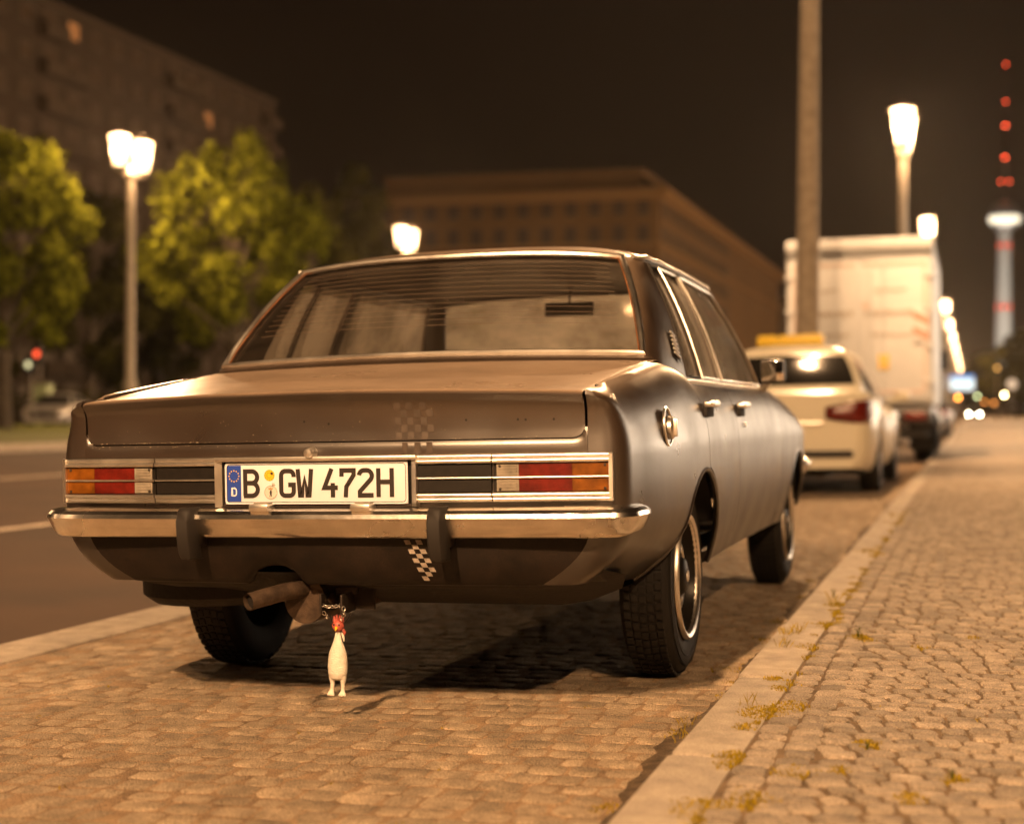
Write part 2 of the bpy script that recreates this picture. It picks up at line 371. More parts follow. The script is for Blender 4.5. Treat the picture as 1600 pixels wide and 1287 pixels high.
# ================================================================== THE SETTING
SL = math.tan(R(1.647))                                     # cross fall of the parking lane
CX, CY = -1.628, 3.607                                      # ground point under the middle of the car's rear
def pz(x): return SL * (x - CX)                             # parking lane height
KX, KW = -.62, .155                                         # outer kerb edge, kerb width
KZ = pz(KX) + .070
SX = KX + KW
def sz(x): return KZ + .015 * (x - SX)                      # pavement height
GX = -3.41                                                  # edge of the asphalt
RZ = pz(GX)
def sheet(name, x0, x1, y0, y1, z0, z1, m, ny=1):
    mb = MB(); P = []
    for i in range(ny + 1):
        y = lerp(y0, y1, i / ny); P.append([(x0, y, z0), (x1, y, z1)])
    mb.grid(P, flip=True); return tag(mb.build(name, m, None, False), kind='structure')
ground = sheet('ground', -1600, 1600, -300, 3600, -.35, -.35, 'ground')
FARK = -17.55                                               # far kerb of the carriageway
road = sheet('road', FARK, GX, -60, 1500, RZ, RZ, 'asphalt')
park = sheet('parking_lane', GX, KX + .02, -40, 700, pz(GX) - .0015, pz(KX) - .0025, 'dirt')
pav = sheet('pavement', SX - .01, 9.0, -40, 900, sz(SX) - .006, sz(9.0) - .006, 'dirt_s')
pav_far = sheet('far_pavement', SX - .01, 9.0, 16.9, 900, sz(SX) - .001, sz(9.0) - .001, mat('far_paving', (.250, .200, .150), .82, var=.30, vscale=9, bump=1.0, bscale=14, coords='World', speck=.35, sscale=12, detail=6))
median = sheet('grass_median', FARK - .25, -33.0, -60, 1200, RZ + .13, RZ + .16, 'grass')
far_road = sheet('far_road', -46.5, -33.2, -60, 1200, RZ, RZ, 'asphalt')
verge = sheet('grass_verge', 9.1, 40, -40, 900, .26, .30, 'grass')
far_lawn = sheet('far_lawn', -110, -46.7, -60, 900, RZ + .05, RZ + .10, 'grass')
# lane lines
for i, (xl, y0, ln, gap) in enumerate(((-6.62, 5.5, 6.5, 6.0), (-11.2, 13.0, 6.5, 5.5))):
    y = y0
    while y < 170:
        o = sheet('lane_line', xl - .07, xl + .07, y, y + ln, RZ + .004, RZ + .004, 'line'); y += ln + gap
# far kerb of the carriageway, one stone after another
def kerb_stone_mesh(w_, h_, l_):
    mb = MB(); mb.bbox((0, 0, 0), (w_, l_, h_), .016); o = mb.build('kerb_stone', 'kerb'); me = o.data; bpy.data.objects.remove(o); return me
def put(me, name, loc, parent=None, rot=(0, 0, 0), sc=(1, 1, 1)):
    o = bpy.data.objects.new(name, me); COL.objects.link(o); o.location = loc; o.rotation_euler = rot; o.scale = sc
    if parent is not None: o.parent = parent
    return o
farkerb = empty('far_kerb', (FARK - .12, 0, RZ)); farkerb['kind'] = 'structure'
ksm = kerb_stone_mesh(.25, .22, 1.99)
for i in range(40):
    put(ksm, 'kerb_stone', (0, 6 + i * 2.0, .04), farkerb)
mb = MB(); mb.box((0, 86 + 200, .04), (.25, 400, .22)); mb.build('kerb_run', 'kerb', farkerb, False)
# near kerb
kerb = empty('kerb', (KX + KW / 2, 0, KZ)); kerb['kind'] = 'structure'
kms = [kerb_stone_mesh(KW, .24, l) for l in (1.0, 1.12, .92)]
y = -3.0; k = 0
while y < 60:
    l = (1.0, 1.12, .92)[k % 3] if k % 7 else (1.12)
    j = (0, 1, 2)[k % 3] if k % 7 else 1
    put(kms[j], 'kerb_stone', (random.uniform(-.004, .004), y + l / 2, -.12 + random.uniform(-.003, .003)), kerb, (random.uniform(-.003, .003), random.uniform(-.012, .012), random.uniform(-.004, .004)))
    y += l + .016; k += 1
mb = MB(); mb.box((0, 60 + 200, -.12), (KW, 400, .24)); mb.build('kerb_run', 'kerb', kerb, False)
mb = MB(); P = []                                            # dark grit washed against the foot of the kerb
yy = 1.0
while yy < 30:
    wv = .035 + .030 * math.sin(yy * 3.1) * math.sin(yy * 1.3) + random.uniform(0, .025); P.append([(KX - wv - .02, yy, pz(KX - wv - .02) + .0012), (KX - .012, yy, pz(KX) + .010)]); yy += .06
mb.grid(P, flip=True); tag(mb.build('gutter_grit', mat('grit', (.10, .066, .036), .95, var=.5, vscale=30, bump=.9, bscale=200, coords='World', speck=.5, detail=6), None, False), 'dark grit washed along the foot of the kerb', 'grit', kind='stuff')
# gutter strip between asphalt and stones
gut = empty('gutter_strip', (GX + .13, 0, RZ)); gut['kind'] = 'structure'
gsm = kerb_stone_mesh(.26, .14, .79); y = -2
while y < 36:
    put(gsm, 'gutter_stone', (random.uniform(-.004, .004), y + .4, -.054 + random.uniform(-.003, .003)), gut, (random.uniform(-.006, .006), random.uniform(-.01, .01), 0)); y += .80
mb = MB(); mb.box((0, 36 + 150, -.054), (.26, 300, .14)); mb.build('gutter_run', 'kerb', gut, False)

# cobbles -------------------------------------------------------------
def cobble(seed, dome, h=.05):
    r = np.random.default_rng(seed); n = 8; mbv = []; fs = []; base = []
    for (sx_, sy_) in ((1, 1), (-1, 1), (-1, -1), (1, -1)):
        c1, c2 = r.uniform(.10, .22), r.uniform(.10, .22); ox, oy = r.uniform(-.035, .02), r.uniform(-.035, .02)
        q = [(sx_ * (.5 + ox), sy_ * (.5 + oy - c1)), (sx_ * (.5 + ox - c2), sy_ * (.5 + oy))]
        base += q if sx_ * sy_ > 0 else q[::-1]
    for (x, y_) in base: mbv.append((x, y_, -h))
    for (x, y_) in base: mbv.append((x, y_, -dome * 1.3))
    for (x, y_) in base: mbv.append((x * .84, y_ * .84, r.uniform(-.2, .25) * dome))
    for ring in (0, 1):
        for k in range(n):
            fs.append((ring * n + k, ring * n + (k + 1) % n, (ring + 1) * n + (k + 1) % n, (ring + 1) * n + k))
    fs.append(tuple(2 * n + k for k in range(n)))
    return mbv, fs
def paving(name, m1, m2, parent_struct, cells, zf, dome, tilt):
    var = [cobble(100 + i + len(name), dome) for i in range(10)]
    meshes = []
    for i, (vs, fs) in enumerate(var):
        mb = MB(); mb.add(vs, fs); o = mb.build(name, m1, None, True, 50); meshes.append(o.data); bpy.data.objects.remove(o)
    scored = []
    for c in cells:
        px, py, z = to_px((c[0], c[1], zf(c[0])))
        vis = -20 < px < 1620 and 0 < py < 1310 and z > .3
        if 'parking' in name and vis and (330 < px < 1150 and py < 1040): vis = False
        scored.append((c, (1e4 / (z * z)) if vis else 0))
    order = sorted(range(len(cells)), key=lambda i: -scored[i][1])
    near = set(order[:300]); V = []; Fc = []; rn = []
    for i, (x, y_, a, b, rot) in enumerate(cells):
        z = zf(x) + random.uniform(-.0025, .002); tx, ty = random.gauss(0, tilt), random.gauss(0, tilt); vi = random.randrange(10)
        e = Euler((tx, ty + (-math.atan(SL) if 'parking' in name else 0), rot + random.choice((0, math.pi))))
        if i in near:
            o = put(meshes[vi], name, (x, y_, z), parent_struct, e, (a, b, 1))
        else:
            vs, fs = var[vi]; mt = e.to_matrix(); k0 = len(V)
            for v in vs:
                q = mt @ Vector((v[0] * a, v[1] * b, v[2])); V.append((q.x + x, q.y + y_, q.z + z))
            g = random.random()
            for f_ in fs: Fc.append(tuple(k0 + t for t in f_)); rn.append(g)
    mb = MB(); mb.v = V; mb.f = Fc; o = mb.build(name.replace('stone', 'stones'), m2, parent_struct, True, 50); o['kind'] = 'stuff'; attr_rnd(o, rn)
cells = []; y = 1.0; row = 0
while y < 17:
    d = random.uniform(.078, .095); x = GX + .27 + random.uniform(0, .05)
    while x < KX - .02:
        a = random.uniform(.075, .115)
        if x + a > KX - .005: a = KX - .008 - x
        if a < .05: break
        yy = y + d / 2 + .010 * math.sin(x * 3 + row * .3)
        cells.append((x + a / 2, yy, a - .007, d - .007, random.gauss(0, .035))); x += a
    y += d; row += 1
paving('parking_stone', 'stone_p', 'stone_p2', park, cells, pz, .0019, .007)
cells = []; x = SX + .002; wd0 = .074
for c_ in range(2):                                          # two straight runs along the kerb
    y = .9 + random.uniform(0, .05)
    while y < 17:
        l = random.uniform(.065, .10); cells.append((x + wd0 / 2 + random.gauss(0, .003), y + l / 2, wd0 - random.uniform(.002, .010), l - .007, random.gauss(0, .02))); y += l
    x += wd0
x0_ = x; y = .7; row = 0
while y < 17.2:                                              # then rows across, laid in shallow arcs
    d = random.uniform(.060, .074); x = x0_ + random.uniform(-.028, .012)
    while x < 2.4:
        a = random.uniform(.056, .090); ph = ((x + a / 2 - x0_) / .95) % 1.0 - .5; sl_ = -.62 * ph
        cells.append((x + a / 2, y + d / 2 - .30 * ph * ph + .006 * math.sin(9 * x + row), a - .0075, d - .0075, sl_ + random.gauss(0, .05))); x += a
    y += d; row += 1
paving('pavement_stone', 'stone_s', 'stone_s2', pav, cells, sz, .0024, .020)

# moss and grass in the joints, and small weeds
def blades(name, spots, m, hmin, hmax, wd):
    V = []; Fc = []; rn = []
    for (x, y_, z, rad, n) in spots:
        for _ in range(n):
            a = random.uniform(0, 2 * math.pi); d = rad * math.sqrt(random.random()); bx, by = x + d * math.cos(a) * random.uniform(.5, 1.2), y_ + d * math.sin(a) * 1.5
            h = random.uniform(hmin, hmax) * (1.1 - .6 * d / rad); b = random.uniform(0, 6.28); lean = random.uniform(.1, .9) * h
            k0 = len(V); ca, sa = math.cos(b), math.sin(b); la = random.uniform(0, 6.28)
            V += [(bx - ca * wd, by - sa * wd, z - .006), (bx + ca * wd, by + sa * wd, z - .006), (bx + ca * wd * .7 + .5 * lean * math.cos(la), by + sa * wd * .7 + .5 * lean * math.sin(la), z + h * .6), (bx + lean * math.cos(la), by + lean * math.sin(la), z + h)]
            Fc += [(0 + k0, 1 + k0, 2 + k0), (0 + k0, 2 + k0, 3 + k0)]; g = random.random(); rn += [g, g]
    mb = MB(); mb.v = V; mb.f = Fc; o = mb.build(name, m, None, False); attr_rnd(o, rn); return o
spots = []
def gs(px, py, rad, n): p = at_z(px, py, KZ); spots.append((p.x, p.y, sz(max(p.x, SX)) if p.x > KX else pz(p.x), rad, n))
for (px, py, rad, n) in ((1190, 1112, .060, 420), (1232, 1104, .06, 380), (1165, 1135, .03, 120), (1210, 1060, .03, 100), (1290, 975, .05, 200), (1262, 1010, .05, 130), (1340, 995, .04, 130), (1352, 1000, .035, 80),
                         (1356, 1165, .035, 160), (1490, 1222, .03, 140), (1420, 1250, .035, 160), (1140, 1180, .035, 120), (1180, 1250, .05, 200), (1085, 1262, .06, 220), (1240, 1207, .05, 160), (1440, 1013, .04, 60), (1520, 1000, .03, 50), (1305, 945, .045, 150), (1360, 860, .08, 160), (1390, 815, .1, 120), (1310, 1205, .03, 90), (1130, 1195, .03, 60)):
    gs(px, py, rad, n)
for k in range(70):
    yy = random.uniform(2.6, 12); spots.append((SX + random.gauss(.0, .014), yy, KZ, random.uniform(.012, .04), random.randint(15, 70)))
for k in range(120):
    xx = random.uniform(SX, 1.6); yy = random.uniform(2.3, 11); spots.append((xx, yy, sz(xx) - .004, random.uniform(.01, .03), random.randint(6, 22)))
tag(blades('joint_moss', spots, 'moss', .002, .009, .0026), 'yellow-green moss and grass growing between the pavement stones', 'moss', kind='stuff')
spots = []
for k in range(46):
    yy = random.uniform(2.4, 7.5); spots.append((KX - abs(random.gauss(.02, .05)), yy, pz(KX) - .003, random.uniform(.02, .06), random.randint(20, 90)))
for k in range(40):
    xx = random.uniform(-3.0, -.8); yy = random.uniform(2.4, 6); spots.append((xx, yy, pz(xx), .012, 5))
tag(blades('gutter_moss', spots, 'moss', .002, .009, .0026), 'sparse yellowed moss along the foot of the granite kerb', 'moss', kind='stuff')
def weed(px, py, h, n, label):
    p = at_z(px, py, KZ); mb = MB()
    for i in range(n):
        a = 6.28 * i / n + random.uniform(-.3, .3); l = h * random.uniform(.6, 1.0); s_ = random.uniform(.25, .6)
        for j in range(4):
            t = (j + 1) / 4; c = Vector((math.cos(a) * l * s_ * t, math.sin(a) * l * s_ * t, l * t)); b = a + j * 2.4
            e = Vector((math.cos(b), math.sin(b), .5)) * h * .22; q = Vector((-math.sin(b), math.cos(b), 0)) * h * .05
            mb.add([c, c + e * .5 + q, c + e, c + e * .5 - q], [(0, 1, 2, 3)])
    o = empty('weed_plant', (p.x, p.y, sz(p.x)), 0, label, 'weed', 'small weeds in the pavement joints')
    l_ = mb.build('leaves', 'weed', o, False); attr_rnd(l_, [random.random() for _ in mb.f])
    st = MB()
    for i in range(3): st.tube([(0, 0, -.01), (random.uniform(-.2, .2) * h, random.uniform(-.2, .2) * h, h * .8)], .0012, 5)
    st.build('stem', 'weed', o)
spots = []
for (px, py, rad, n) in ((1232, 990, .035, 26), (1248, 985, .03, 22), (1222, 1010, .03, 14), (1300, 940, .03, 20), (1395, 808, .06, 24), (1352, 1000, .02, 10), (1175, 1100, .03, 12), (1070, 1110, .05, 22), (1085, 1090, .04, 18)): gs(px, py, rad, n)
tag(blades('dry_grass', spots, 'moss', .018, .055, .0011), 'thin dry grass stalks rooted along the kerb joints', 'grass', kind='stuff')
weed(1341, 997, .042, 7, 'small leafy weed standing up between pavement stones, second stone row in from kerb')
weed(1303, 932, .042, 6, 'low weed tuft growing at the inner edge of the kerb beside the front wheel')
weed(1355, 1172, .022, 8, 'squat dark green weed in pavement nearest the large moss patch')
weed(1488, 1222, .022, 8, 'squat weed alone in the middle of the pavement stones')

V = []; Fc = []                                              # loose grit and chips of stone
for k in range(2600):
    if random.random() < .55: x = random.uniform(-3.1, KX - .02); y = random.uniform(2.4, 8); z = pz(x) + .001
    elif random.random() < .5: x = KX - abs(random.gauss(0, .06)) - .01; y = random.uniform(2.3, 9); z = pz(x) + .001
    else: x = random.uniform(SX, 1.4); y = random.uniform(2.3, 9); z = sz(x)
    r_ = random.uniform(.0010, .0032) * (1.8 if random.random() < .06 else 1); k0 = len(V)
    for _ in range(5): V.append((x + random.uniform(-1, 1) * r_, y + random.uniform(-1, 1) * r_, z + random.uniform(-.3, 1) * r_))
    Fc += [(k0, k0 + 1, k0 + 2), (k0, k0 + 2, k0 + 3), (k0, k0 + 3, k0 + 1), (k0 + 1, k0 + 2, k0 + 4), (k0 + 2, k0 + 3, k0 + 4), (k0 + 3, k0 + 1, k0 + 4)]
mb = MB(); mb.v = V; mb.f = Fc; gr = mb.build('loose_grit', mat('grit_bits', (.24, .18, .12), .8, var=.7, vscale=40, coords='World'), None, False)
tag(gr, 'loose grit and stone chips scattered over the paving', 'grit', kind='stuff')

# ================================================================== THE OLD SEDAN
car = empty('vintage_sedan', (CX, CY, 0), 0, 'matte black vintage four-door sedan with chrome bumper parked at the kerb', 'car')
car.rotation_euler = (0, -R(1.647), 0)
Wf = spl([(0, .790), (.15, .800), (.28, .822), (.5, .845), (.8, .858), (1.1, .864), (1.5, .858), (2.0, .850), (2.6, .851), (3.2, .857), (3.8, .862), (4.2, .845), (4.45, .80)])
lid_prof = [(.100, .700), (.104, .751), (.106, .778), (.106, .808), (.104, .834), (.099, .852), (.089, .864), (.0815, .8705), (.080, .8755), (.084, .881), (.098, .886), (.150, .891), (.205, .896)]
deckz = spl([(.205, .896), (.30, .910), (.5, .935), (.7, .960), (.90, .983), (1.2, .990)])
Tf = spl([(0, .872), (.205, .880), (.30, .895), (.5, .919), (.7, .940), (.90, .954), (1.05, .946), (1.3, .918), (2.0, .912), (3.0, .912), (3.4, .908), (3.9, .868), (4.3, .815), (4.45, .79)])
def crown(x): return -.016 * (x / .72) ** 2
def bow(x): return .060 * (x / .78) ** 2
AR, AF, ARAD, ACZ = 1.118, 3.786, .345, .292
def zbf(y):
    b = .372 if y < .30 else lerp(.372, .330, min(1, (y - .30) / .4)) if y < .85 else .318
    if y > 4.1: b = .36
    for c in (AR, AF):
        if abs(y - c) < ARAD: b = max(b, ACZ + math.sqrt(max(0, ARAD ** 2 - (y - c) ** 2)))
    return b
barrel = spl([(.30, .062), (.37, .036), (.45, .014), (.55, .002), (.62, 0), (.70, .001)])
K1, K2, ZM = 12, 16, .70
def resamp(pl, n):
    P = [np.array(p) for p in pl]; d = [0]
    for a, b in zip(P, P[1:]): d.append(d[-1] + np.linalg.norm(b - a))
    o = []
    for i in range(n + 1):
        s = d[-1] * i / n; k = min(max(int(np.searchsorted(d, s)) - 1, 0), len(P) - 2); t = (s - d[k]) / (d[k + 1] - d[k]); o.append(P[k] * (1 - t) + P[k + 1] * t)
    return o
topA = resamp(lid_prof, K2)
rear_low = spl([(.34, .175), (.372, .150), (.42, .125), (.50, .110), (.58, .102), (.70, .100)])
def shoulder(y): return spl_sh(y)
spl_sh = spl([(.2, .080), (.6, .094), (1.2, .080), (2.0, .060), (3.0, .062), (3.6, .09), (4.4, .11)])
def tuck(z, y):
    k = min(1, max(0, (1.0 - y) / .25))
    return k * lerp(.135, .070, min(1, y / .45)) * max(0, (.525 - z) / .153) ** 2.0
def side_pt(y, j, off=0.0):
    """skin of the flank at station y, level j (0..K1 lower, ..K1+K2 shoulder)"""
    if j <= K1:
        z = lerp(zbf(y), ZM, j / K1); ins = barrel(z) + tuck(z, y)
    else:
        q = (j - K1) / K2; T = Tf(y)
        z = ZM + (T - ZM) * (q + .18 * q * (1 - q)); ins = .001 + shoulder(y) * (.92 * q ** 1.9 + .08 * q ** 9)
        z -= off * q
    return (Wf(y) - ins - off, y, z)
AX = .7235
def corner_col(t, off=0.0):
    """column of the quarter panel between the lid edge (t=0) and flank station y=.28 (t=1)"""
    col = []
    for j in range(K1 + K2 + 1):
        if j <= K1:
            za = lerp(.372, ZM, j / K1); ya = rear_low(za)
        else:
            ya, za = topA[j - K1]; za = za + crown(AX) * ((j - K1) / K2)
        B = side_pt(.28, j); ax_ = AX - tuck(za, 0)
        ya = ya + bow(ax_)
        p = .62 if j <= K1 + 4 else lerp(.62, 1.0, (j - K1 - 4) / (K2 - 4))
        s, c = math.sin(t * math.pi / 2) ** p, 1 - math.cos(t * math.pi / 2) ** p
        x = lerp(ax_, B[0], s); y_ = lerp(ya, B[1], c); z = lerp(za, B[2], t)
        col.append((x - off * t, y_ + off * (1 - t), z - off * max(0, (j - K1) / K2) ** 3))
    return col
def side_col(y, off=0.0): return [side_pt(y, j, off) for j in range(K1 + K2 + 1)]
def arch_ys(c): return [c - ARAD * math.cos(a) for a in np.linspace(.02, math.pi - .02, 23)]
ys_all = sorted(set([round(v, 4) for v in list(np.arange(.28, 4.46, .07)) + arch_ys(AR) + arch_ys(AF)]))
def ystations(a, b): return [a] + [v for v in ys_all if a + .008 < v < b - .008] + [b]
def mir(P): return [[(-p[0], p[1], p[2]) for p in row] for row in P]
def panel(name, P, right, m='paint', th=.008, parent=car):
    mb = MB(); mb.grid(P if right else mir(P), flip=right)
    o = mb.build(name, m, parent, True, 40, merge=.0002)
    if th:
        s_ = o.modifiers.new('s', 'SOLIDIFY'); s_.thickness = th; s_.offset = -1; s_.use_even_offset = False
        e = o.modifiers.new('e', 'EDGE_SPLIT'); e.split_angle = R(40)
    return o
GAP = .0028
Y_RD, Y_B, Y_FD = 1.195, 1.93, 3.18
for right in (True, False):
    # quarter panel: corner columns, flank, and the strip of deck up to the lid gap
    P = []
    for t in np.linspace(0, 1, 12):
        c = corner_col(float(t)); last = c[-1]; c.append((lerp(last[0], AX, .6), last[1], lerp(last[2], deckz(max(.205, last[1])) + crown(AX), .6))); c.append((AX, last[1], last[2] if t == 0 else deckz(max(.205, last[1])) + crown(AX))); P.append(c)
    for yy in ystations(.28, Y_RD - GAP)[1:]:
        c = side_col(yy); last = c[-1]; zl = deckz(max(.205, yy)) + crown(AX); c.append((lerp(last[0], AX, .6), yy, lerp(last[2], zl, .6))); c.append((AX, yy, zl)); P.append(c)
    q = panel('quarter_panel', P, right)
    # doors
    for nm, a, b in (('rear_door', Y_RD + GAP, Y_B - GAP), ('front_door', Y_B + GAP, Y_FD - GAP)):
        P = [side_col(yy)[2:] for yy in ystations(a, b)]
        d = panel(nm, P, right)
        # handle
        hy = (1.235 if nm == 'rear_door' else 2.035); sgn = 1 if right else -1
        xx = Wf(hy) - .012
        hb = MB(); hb.bbox((sgn * (xx + .004), hy, .822), (.012, .135, .050), .004); hb.build('handle_recess', 'gap', d)
        hb = MB(); hb.bbox((sgn * (xx + .026), hy - .01, .838), (.018, .120, .020), .006); hb.bbox((sgn * (xx + .016), hy + .045, .836), (.03, .02, .016), .004); hb.bbox((sgn * (xx + .016), hy - .062, .836), (.03, .016, .016), .004); hb.build('handle', 'chrome', d)
        if nm == 'front_door':
            lk = MB(); lk.lathe([(.0, .006), (.008, .006), (.009, 0)], 12, 'x', (sgn * (xx + .010), hy + .05, .765)); lk.build('lock', 'chrome', d)
    # front fender
    P = [side_col(yy) for yy in ystations(Y_FD + GAP, 4.45)]
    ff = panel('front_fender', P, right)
    # sill
    P = [side_col(yy, .002)[:3] for yy in ystations(AR + ARAD * .98, AF - ARAD * .98)]
    P = [[(c[0][0] - .09, c[0][1], c[0][2] + .0), (c[0][0] - .03, c[0][1], c[0][2] - .012)] + c for c in P]
    panel('sill', P, right, th=0)
    # arch lips
    for c in (AR, AF):
        pth = [(lambda y_: ((1 if right else -1) * (side_pt(y_, 0)[0] - .004), y_, zbf(y_) - .002))(yy) for yy in arch_ys(c)]
        mb = MB(); mb.tube(pth, .0085, 8); mb.build('arch_lip', 'paint', car)
# inner shell seen through the shut lines
mb = MB()
for right in (True, False):
    P = [corner_col(float(t), .016) for t in np.linspace(0, 1, 8)] + [side_col(yy, .016) for yy in ystations(.28, 4.40)[1:]]
    mb.grid(P if right else mir(P), flip=right)
LX = [0, .12, .24, .36, .47, .56, .63, .67, .688, .697, .704, .710, .7145, .7165]
def lidcurve(x):
    d = max(0, abs(x) - .6865); return .030 - math.sqrt(max(0, .030 ** 2 - d * d))
def lid_rows(off=0.0):
    rows = []
    for (y_, z) in resamp(lid_prof[1:], 26): rows.append((y_, z))
    for yy in (.23, .26, .30, .36, .44, .52, .60, .68, .76, .83, .868): rows.append((yy, deckz(yy)))
    P = []
    for (y_, z) in rows:
        k = max(0, min(1, (z - .75) / .12)); e = []
        for x in LX:
            rr = max(0, (abs(x) - .70) / .0165); lc = lidcurve(x) * max(0, 1 - (z - .751) / .05) ** 2; e.append((x, y_ + bow(x) * (1 - .55 * max(0, min(1, (y_ - .2) / .6))) + off, z + lc + crown(x) * k - off - .0015 * rr * rr * (1 if k > .5 else 0)))
        P.append(e)
    return P
P = lid_rows(.018); P = [[(-p[0], p[1], p[2]) for p in reversed(r_[1:])] + r_ for r_ in P]; mb.grid(P, flip=True)
mb.build('body_shell', 'gap', car)
P = lid_rows(); P = [[(-p[0], p[1], p[2]) for p in reversed(r_[1:])] + r_ for r_ in P]
mb = MB(); mb.grid(P, flip=False); lid = mb.build('boot_lid', 'paint', car, True, 40)
s_ = lid.modifiers.new('s', 'SOLIDIFY'); s_.thickness = .008; s_.offset = 1
s_.offset = -1; e = lid.modifiers.new('e', 'EDGE_SPLIT'); e.split_angle = R(40)
# rear panel below the lid
xs = sorted(set([round(float(v), 4) for v in np.linspace(-AX, AX, 41)] + [sg * v for v in LX[7:] for sg in (-1, 1)])); P = []
def notch(x, z):
    q = 1 - ((x + .150) / .080) ** 2
    return (.050 * math.sqrt(q) if q > 0 else 0) * max(0, 1 - (z - .372) / .10)
def rp(x, z, up):
    k = (AX - tuck(z, 0)) / AX; X = x * k
    yy = rear_low(z) if z <= .70 else .10
    return (X, yy + bow(X) + (0 if up < .6 else (up - .6) * .012), z + notch(X, z) + lidcurve(x) * up)
for z in list(np.linspace(.515, .70, 9)) + [.72, .735, .742, .7455, .7475]:
    P.append([rp(x, z, max(0, (z - .70) / .0475) ** 2) for x in xs])
mb = MB(); mb.grid(P, flip=True); mb.build('rear_panel', 'paint', car, True, 50)
Pv = [[rp(x, z, 0) for x in xs] for z in np.linspace(.372, .515, 9)]
Pb = [[(lambda q: (q[0] * (.97 if d > .05 else 1), q[1] + d, q[2] - e_))(rp(x, .372, 0)) for x in xs] for d, e_ in ((.10, -.01), (.02, .004))]
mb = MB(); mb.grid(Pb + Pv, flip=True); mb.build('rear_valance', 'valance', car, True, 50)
# ledge below the lid shut line
mb = MB(); mb.grid([[(x, .118 + bow(x) - .02 * 0, .7475) for x in xs], [(x, .16 + bow(x), .7475) for x in xs]], flip=True); mb.build('boot_sill', 'gap', car)
# deck below rear window
mb = MB(); xs2 = list(np.linspace(-.74, .74, 21))
mb.grid([[(x, y_ + bow(x) * .45, deckz(y_) + crown(x) + dz) for x in xs2] for y_, dz in ((.872, -.012), (.8735, .0), (.90, .001), (.95, .004), (1.0, .006))], flip=True); mb.build('cowl_panel', 'paint', car)
# bonnet
mb = MB(); P = []
for yy in np.linspace(3.30, 4.45, 18):
    e_ = side_pt(float(yy), K1 + K2); row = []
    for t in np.linspace(-1, 1, 21):
        row.append((t * (e_[0] - .004), yy + .10 * (1 - t * t) * max(0, (yy - 3.9) / .55), e_[2] + .030 * (1 - t * t)))
    P.append(row)
mb.grid(P, flip=True); mb.build('bonnet', 'paint', car)
# front face: grille, headlights, bumper
mb = MB(); P = []
for j in range(K1 + K2 + 1):
    e_ = side_pt(4.45, j); P.append([(t * e_[0], 4.45 + .10 * (1 - t * t), e_[2]) for t in np.linspace(-1, 1, 21)])
mb.grid(P, flip=False); mb.build('front_panel', 'panel_black', car)
for k in range(5):
    mb = MB(); mb.tube([(t * .50, 4.565 - .10 * (t * .5 / .8) ** 2, .57 + .035 * k) for t in np.linspace(-1, 1, 9)], .006, 6); mb.build('grille_bar', 'chrome', car)
for sg in (-1, 1):
    h = MB(); h.bbox((sg * .65, 4.50, .64), (.26, .05, .17), .02); hl = h.build('headlight', 'clear_lens', car)
    h = MB(); h.tube([(sg * .51, 4.535, .55), (sg * .79, 4.51, .55), (sg * .79, 4.51, .73), (sg * .51, 4.535, .73)], .008, 6, closed=True); h.build('bezel', 'chrome', hl)
def bumper_mesh(yface, sgn, ends):
    prof = [(.055, .579), (.030, .577), (.012, .571), (.003, .562), (0, .551), (.004, .545), (.008, .536), (.020, .512), (.030, .503), (.040, .4985), (.055, .499)]
    rows = []
    path = [(x, bow(x) * .55, 0, 1) for x in np.linspace(0, .74, 14)]
    cx_, cy_, rr = .765, .052 + .085, .088
    for a in np.linspace(8, 78, 9): path.append((cx_ + rr * math.sin(R(a)), cy_ - rr * math.cos(R(a)), R(a), 1))
    ex = path[-1][0]
    for i, d in enumerate((.05, .10, .14, .165, .178)): path.append((ex + .004 * i - (.0, .001, .006, .018, .034)[i], path[22][1] + d, R(84), (1, .97, .88, .68, .35)[i]))
    full = [(-p[0], p[1], -p[2], p[3]) for p in reversed(path[1:])] + path
    for (x, y_, a, s_) in full:
        row = []
        for (d, z) in prof:
            zz = .545 + (z - .545) * s_
            row.append((x - math.sin(a) * (d * s_), sgn * (y_ + math.cos(a) * (d * s_)), zz))
        rows.append([(q[0], yface + q[1], q[2]) for q in rows_fix(row)])
    mb = MB(); mb.grid(rows, flip=(sgn > 0)); return mb
def rows_fix(r_): return r_
bump = bumper_mesh(.045, 1, None).build('rear_bumper', 'bumper_chrome', car, True, 25)
fb = bumper_mesh(4.60, -1, None).build('front_bumper', 'bumper_chrome', car, True, 25)
for sg in (-1, 1):
    g = MB(); P = []
    for (z, yf, h) in ((.582, .050, .013), (.5805, .036, .0175), (.572, .026, .0205), (.545, .017, .021), (.50, .020, .021), (.46, .030, .021), (.445, .040, .0185), (.441, .056, .013)):
        P.append([(sg * .353 - h, yf + .055, z), (sg * .353 - h, yf + .008, z), (sg * .353 - h + .006, yf, z), (sg * .353 + h - .006, yf, z), (sg * .353 + h, yf + .008, z), (sg * .353 + h, yf + .055, z)])
    g.grid(P, flip=False); fixn(g.build('overrider', 'rubber', bump, True, 40))
    mb = MB(); mb.bbox((sg * .353, .10, .50), (.04, .06, .05), .006); mb.build('bumper_bracket', 'metal_dark', bump)
# number plate lamps on the bumper
for x in (-.145, .142):
    mb = MB(); mb.bbox((x, .072, .580), (.056, .05, .020), .007); pl_ = mb.build('plate_lamp', 'chrome', bump)
    mb = MB(); mb.bbox((x, .083, .591), (.044, .03, .006), .002); mb.build('lamp_lens', 'clear_lens', pl_)

